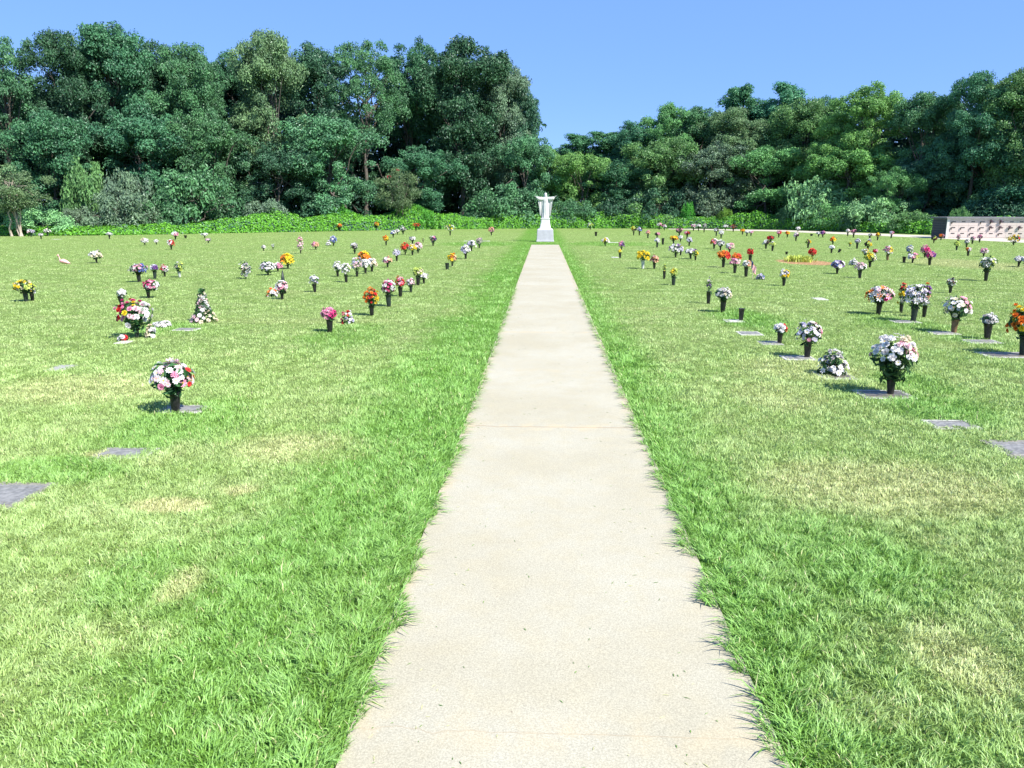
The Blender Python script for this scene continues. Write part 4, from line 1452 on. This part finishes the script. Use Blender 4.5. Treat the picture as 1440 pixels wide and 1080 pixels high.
# pink bird ornament lying on the grass
b = ground(90, 371)
g = Geo()
g.tube([(-.16, 0, .07), (-.12, 0, .10), (-.02, 0, .11), (.10, 0, .075), (.20, .0, .03), (.26, 0, .02)], [.012, .06, .085, .07, .035, .008], 10)
g.tube([(-.12, 0, .10), (-.155, 0, .16), (-.145, 0, .22), (-.17, 0, .27), (-.175, 0, .31)], [.03, .021, .018, .018, .02], 8)
g.tube([(-.175, 0, .31), (-.19, 0, .335), (-.22, 0, .33), (-.25, 0, .30)], [.018, .03, .02, .006], 8)
m_fl = simple_mat('pink_plastic', (.80, .42, .40), .5, .4)
o = link('bird_ornament', g.mesh('bird_ornament', m_fl, True)); o.location = b
o.scale = (.8,) * 3
tag(o, 'pale pink long necked bird ornament sitting on the grass at far left', 'ornament')

# yellow green weeds on the bare soil
b = ground(1123, 367.5)
rg = np.random.default_rng(55)
V, T, A = [], [], []
wid = 29 * px_size(b) / 2
for q in range(420):
    x = rg.normal() * wid * .5; y = rg.normal() * .25; hgt = rg.uniform(.06, .22); a = rg.uniform(0, 6.28); l = rg.uniform(.03, .14)
    d = np.array([math.cos(a), math.sin(a)]) ; p = np.array([-d[1], d[0]]) * .012
    z = len(V)
    V += [(x - p[0], y - p[1], 0), (x + p[0], y + p[1], 0), (x + d[0] * l - p[0], y + d[1] * l - p[1], hgt * .7), (x + d[0] * l + p[0], y + d[1] * l + p[1], hgt * .7), (x + d[0] * l * 2, y + d[1] * l * 2, hgt)]
    T += [(z, z + 1, z + 3), (z, z + 3, z + 2), (z + 2, z + 3, z + 4)]
    A += [rg.uniform()] * 5
o = link('weed_clump', mesh_tris('weed_clump', V, T, leaf_mat('leaf_weed', (.30, .28, .05)), False, A)); o.location = b
tag(o, 'yellow green clump of weeds on the patch of bare orange soil', 'weeds')
# ------------------------------------------------------------------ statue
m_white = simple_mat('statue_white', (.52, .52, .50), .6, .3, .05, 8, 0.002)
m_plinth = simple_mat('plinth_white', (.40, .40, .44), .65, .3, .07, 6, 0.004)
b = ground(766.5, 339.5)
S = px_size(b)
root = empty('statue', (b[0], b[1], 0))
tag(root, 'white statue of a robed figure with outstretched arms at the end of the path', 'statue')
zt = lambda py: at_depth(766, py, b[1])[2]
z0 = 0.0; z1 = zt(321.2); z2 = zt(307.0); zh = zt(271.0)
def sq(z, hx, hy, r=.05):
    pts = []
    for (sx, sy, a0) in ((1, 1, 0), (-1, 1, 90), (-1, -1, 180), (1, -1, 270)):
        for a in (0, 30, 60, 90):
            t = math.radians(a0 + a)
            pts.append((sx * (hx - r) + r * math.cos(t), sy * (hy - r) + r * math.sin(t), z))
    return np.array(pts)
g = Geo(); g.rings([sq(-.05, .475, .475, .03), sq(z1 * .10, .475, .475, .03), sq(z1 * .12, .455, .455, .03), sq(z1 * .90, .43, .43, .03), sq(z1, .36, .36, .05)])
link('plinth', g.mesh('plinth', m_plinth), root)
g = Geo(); g.rings([sq(z1 - .01, .31, .31, .06), sq(z1 + .05, .30, .30, .06), sq(z1 + (z2 - z1) * .5, .255, .25, .06), sq(z2 - .05, .235, .23, .06), sq(z2 - .02, .26, .25, .06), sq(z2 + .02, .25, .24, .06)])
link('pedestal', g.mesh('pedestal', m_white), root)
# figure: robe with folds, mantle hanging from the raised arms, head with hair and beard
H = zh - z2; k1 = H / 1.62
g = Geo()
th = np.linspace(0, 2 * math.pi, 48, endpoint=False)
def robe(z, rx, ry, fold, ph=0.0, cy=0.0):
    r = 1 + fold * (np.sin(th * 9 + ph) * .6 + np.sin(th * 14 + 1.3 + ph * 2) * .4)
    return np.stack([rx * r * np.cos(th) * k1, (ry * r * np.sin(th) + cy) * k1, np.full(48, z2 + z * k1)], 1)
g.rings([robe(0.0, .24, .20, .10), robe(.10, .23, .19, .11, .1), robe(.35, .205, .165, .10, .3), robe(.60, .20, .155, .08, .5),
         robe(.80, .19, .145, .06, .7), robe(.98, .185, .135, .04, .9), robe(1.12, .20, .14, .03, 1.0), robe(1.24, .215, .13, .02, 1.1), robe(1.32, .175, .11, .01), robe(1.37, .09, .08, .0), robe(1.42, .06, .062, 0)])
def T3(p): return (p[0] * k1, p[1] * k1, z2 + p[2] * k1)
# head, hair, beard, nose
def ball(c, r, m=0):
    prof = [(r[0] * math.sin(a), r[2] * -math.cos(a)) for a in np.linspace(.12, math.pi - .12, 10)]
    gg = Geo(); gg.lathe(prof, 16)
    V = np.concatenate(gg.V); V[:, 1] *= r[1] / r[0]
    g.add((V + np.array(c)) * k1 + [0, 0, z2], np.concatenate(gg.T))
ball((0, -.015, 1.50), (.078, .092, .115)); ball((0, .03, 1.50), (.098, .10, .125)); ball((0, .05, 1.38), (.115, .07, .12))
ball((0, -.085, 1.425), (.045, .035, .06)); ball((0, -.112, 1.49), (.014, .02, .03)); ball((-.032, -.092, 1.52), (.018, .012, .010)); ball((.032, -.092, 1.52), (.018, .012, .010))
for sg in (-1, 1):
    # arm, hand with fingers
    sh, el_, wr = (sg * .19, 0, 1.24), (sg * .40, -.06, 1.24), (sg * .58, -.10, 1.335)
    g.tube([T3(sh), T3((sg * .3, -.03, 1.225)), T3(el_), T3((sg * .5, -.08, 1.28)), T3(wr)], np.array([.13, .13, .125, .105, .042]) * k1, 12)
    g.tube([T3(wr), T3((sg * .625, -.115, 1.365)), T3((sg * .665, -.13, 1.385))], np.array([.030, .040, .030]) * k1, 8)
    for fi, (dy, dz, L) in enumerate(((-.030, .012, .075), (-.010, .018, .088), (.010, .014, .080), (.028, .004, .062))):
        a = (sg * .66, -.13 + dy, 1.385 + dz * .5)
        g.tube([T3(a), T3((a[0] + sg * L * .5, a[1], a[2] + .025)), T3((a[0] + sg * L * .85, a[1] - .012, a[2] + .05))], np.array([.0125, .012, .008]) * k1, 6)
    g.tube([T3((sg * .61, -.14, 1.37)), T3((sg * .635, -.175, 1.40)), T3((sg * .65, -.19, 1.425))], np.array([.014, .013, .009]) * k1, 6)
    # hanging sleeve and mantle: curtain from the arm down to the knees
    n = 14; m = 12
    V = []
    for face in (-1, 1):
        for i in range(n):
            u = i / (n - 1)
            xt = .12 + .40 * u
            top = 1.30 - .07 * u + .08 * u ** 3
            bot = .06 + .16 * u ** 2
            for j in range(m):
                v = j / (m - 1)
                z = top + (bot - top) * v
                x = xt * (1 - .36 * v * u) + .012 * math.sin(v * 5 + u * 9)
                y = -.07 * u * (1 - v) + .035 * math.sin(u * 17 + v * 2) * (.3 + v) + face * (.03 - .012 * v)
                V.append(T3((sg * x, y, z)))
    T = []
    idx = lambda f, i, j: f * n * m + i * m + j
    for f in (0, 1):
        for i in range(n - 1):
            for j in range(m - 1):
                q = (idx(f, i, j), idx(f, i + 1, j), idx(f, i + 1, j + 1), idx(f, i, j + 1))
                T += [(q[0], q[1], q[2]), (q[0], q[2], q[3])]
    for i in range(n - 1):
        for j in (0, m - 1):
            q = (idx(0, i, j), idx(0, i + 1, j), idx(1, i + 1, j), idx(1, i, j)); T += [(q[0], q[1], q[2]), (q[0], q[2], q[3])]
    for j in range(m - 1):
        for i in (0, n - 1):
            q = (idx(0, i, j), idx(0, i, j + 1), idx(1, i, j + 1), idx(1, i, j)); T += [(q[0], q[1], q[2]), (q[0], q[2], q[3])]
    g.add(V, T)
fig = link('figure', g.mesh('figure', m_white, True), root)
md = fig.modifiers.new('fuse', 'REMESH'); md.mode = 'VOXEL'; md.voxel_size = 0.011; md.use_smooth_shade = True

# ------------------------------------------------------------------ columbarium
m_wallc = simple_mat('ribbed_wall', (.10, .11, .13), .7, .3, .15, 5)
m_rib = simple_mat('wall_rib', (.06, .065, .08), .7, .3, .15, 5)
m_roof = simple_mat('roof_slab', (.20, .20, .21), .8, .2, .15, 8, .003)
m_fram = simple_mat('pale_frame', (.66, .64, .60), .7, .3, .08, 8, .002)
m_gr = simple_mat('pink_granite', (.58, .49, .44), .45, .45, .10, 60, .001)
m_plate = simple_mat('dark_plate', (.045, .04, .035), .45, .5, .3, 40, .001, .3)
p0 = at_depth(1334.5, 297, 48.2)
ang = -math.radians(7)
L, DP = 4.45, 2.5
Hb = at_depth(1334, 305.2, 48.2)[2]
root = empty('columbarium', (p0[0], p0[1], 0), ang)
tag(root, 'low pink granite columbarium with dark flat roof at the right edge of the lawn', 'columbarium')
g = Geo(); g.box((-.10, -.13, Hb - .085), (L + .12, DP + .1, Hb))
link('roof', g.mesh('roof', m_roof), root)
g = Geo(); g.box((0.03, .04, -.1), (L - .03, DP, Hb - .088))
wl = link('wall', g.mesh('wall', m_wallc), root)
g = Geo()
for i in range(7):
    z = .08 + i * .15
    g.box((-.012, .10, z), (.028, DP - .02, z + .085))
link('side_cladding', g.mesh('side_cladding', m_rib), root)
for nm, lo, hi in (('corner_post', (-.03, -.035, -.1), (.10, .038, Hb - .09)), ('corner_post', (L - .10, -.035, -.1), (L + .03, .038, Hb - .09)),
                   ('base_course', (.102, -.03, -.1), (L - .102, .036, .07)), ('top_rail', (.102, -.03, Hb - .155), (L - .102, .036, Hb - .09))):
    g = Geo(); g.box(lo, hi)
    link(nm, g.mesh(nm, m_fram if nm != 'base_course' else m_gr), root)
rows_z = np.linspace(.078, Hb - .162, 4); cols_x = np.linspace(.108, L - .108, 9)
rg = np.random.default_rng(4)
m_dfl = petal_mat('dull_mauve', (.18, .12, .15))
for r in range(3):
    for q in range(8):
        g = Geo(); g.box((cols_x[q] + .003, -.012, rows_z[r] + .003), (cols_x[q + 1] - .003, .034, rows_z[r + 1] - .003))
        pn = link('niche_front', g.mesh('niche_front', m_gr), root)
        mx = (cols_x[q] + cols_x[q + 1]) / 2; mz = rows_z[r + 1] - .11
        g = Geo(); g.box((mx - .12, -.024, mz - .025), (mx + .08, -.0125, mz + .02))
        link('name_plate', g.mesh('name_plate', m_plate), pn)
        if (r, q) in ((2, 0), (2, 3), (2, 4), (2, 5), (1, 0), (1, 1), (1, 2), (1, 3), (1, 4), (1, 5), (1, 6), (1, 7), (0, 2), (0, 5)):
            g = Geo(); g.lathe([(.012, -.16), (.03, -.02), (.034, 0), (.024, 0)], 10, 0, (mx - .145, -.05, mz))
            link('bronze_vase', g.mesh('bronze_vase', m_plate, True), pn)
        if (r, q) in ((2, 4), (2, 5), (1, 4), (1, 5), (1, 6), (1, 7)):
            V, T, A = leaf_blobs([(mx - .12, -.08, mz + .05), (mx - .08, -.09, mz - .02)], [.075, .07], 9000, .05, rg)
            fb = link('flower_bouquet', mesh_tris('flower_bouquet', V - np.array([mx, 0, mz]), T, [m_dfl], False, A))
            fb.matrix_world = Matrix.Translation((p0[0], p0[1], 0)) @ Matrix.Rotation(ang, 4, 'Z') @ Matrix.Translation((mx, 0, mz))
            rn = 'top' if r == 2 else 'second'
            tag(fb, f'dull mauve flowers on the columbarium front, {ORD[q]} niche from left, {rn} row', 'flowers', 'flowers on the columbarium')

for lab, who in LABELS.items():
    if len(who) > 1: print('DUP LABEL', lab, [w[0] for w in who])
    if not 4 <= len(lab.split()) <= 16: print('LEN', len(lab.split()), lab)
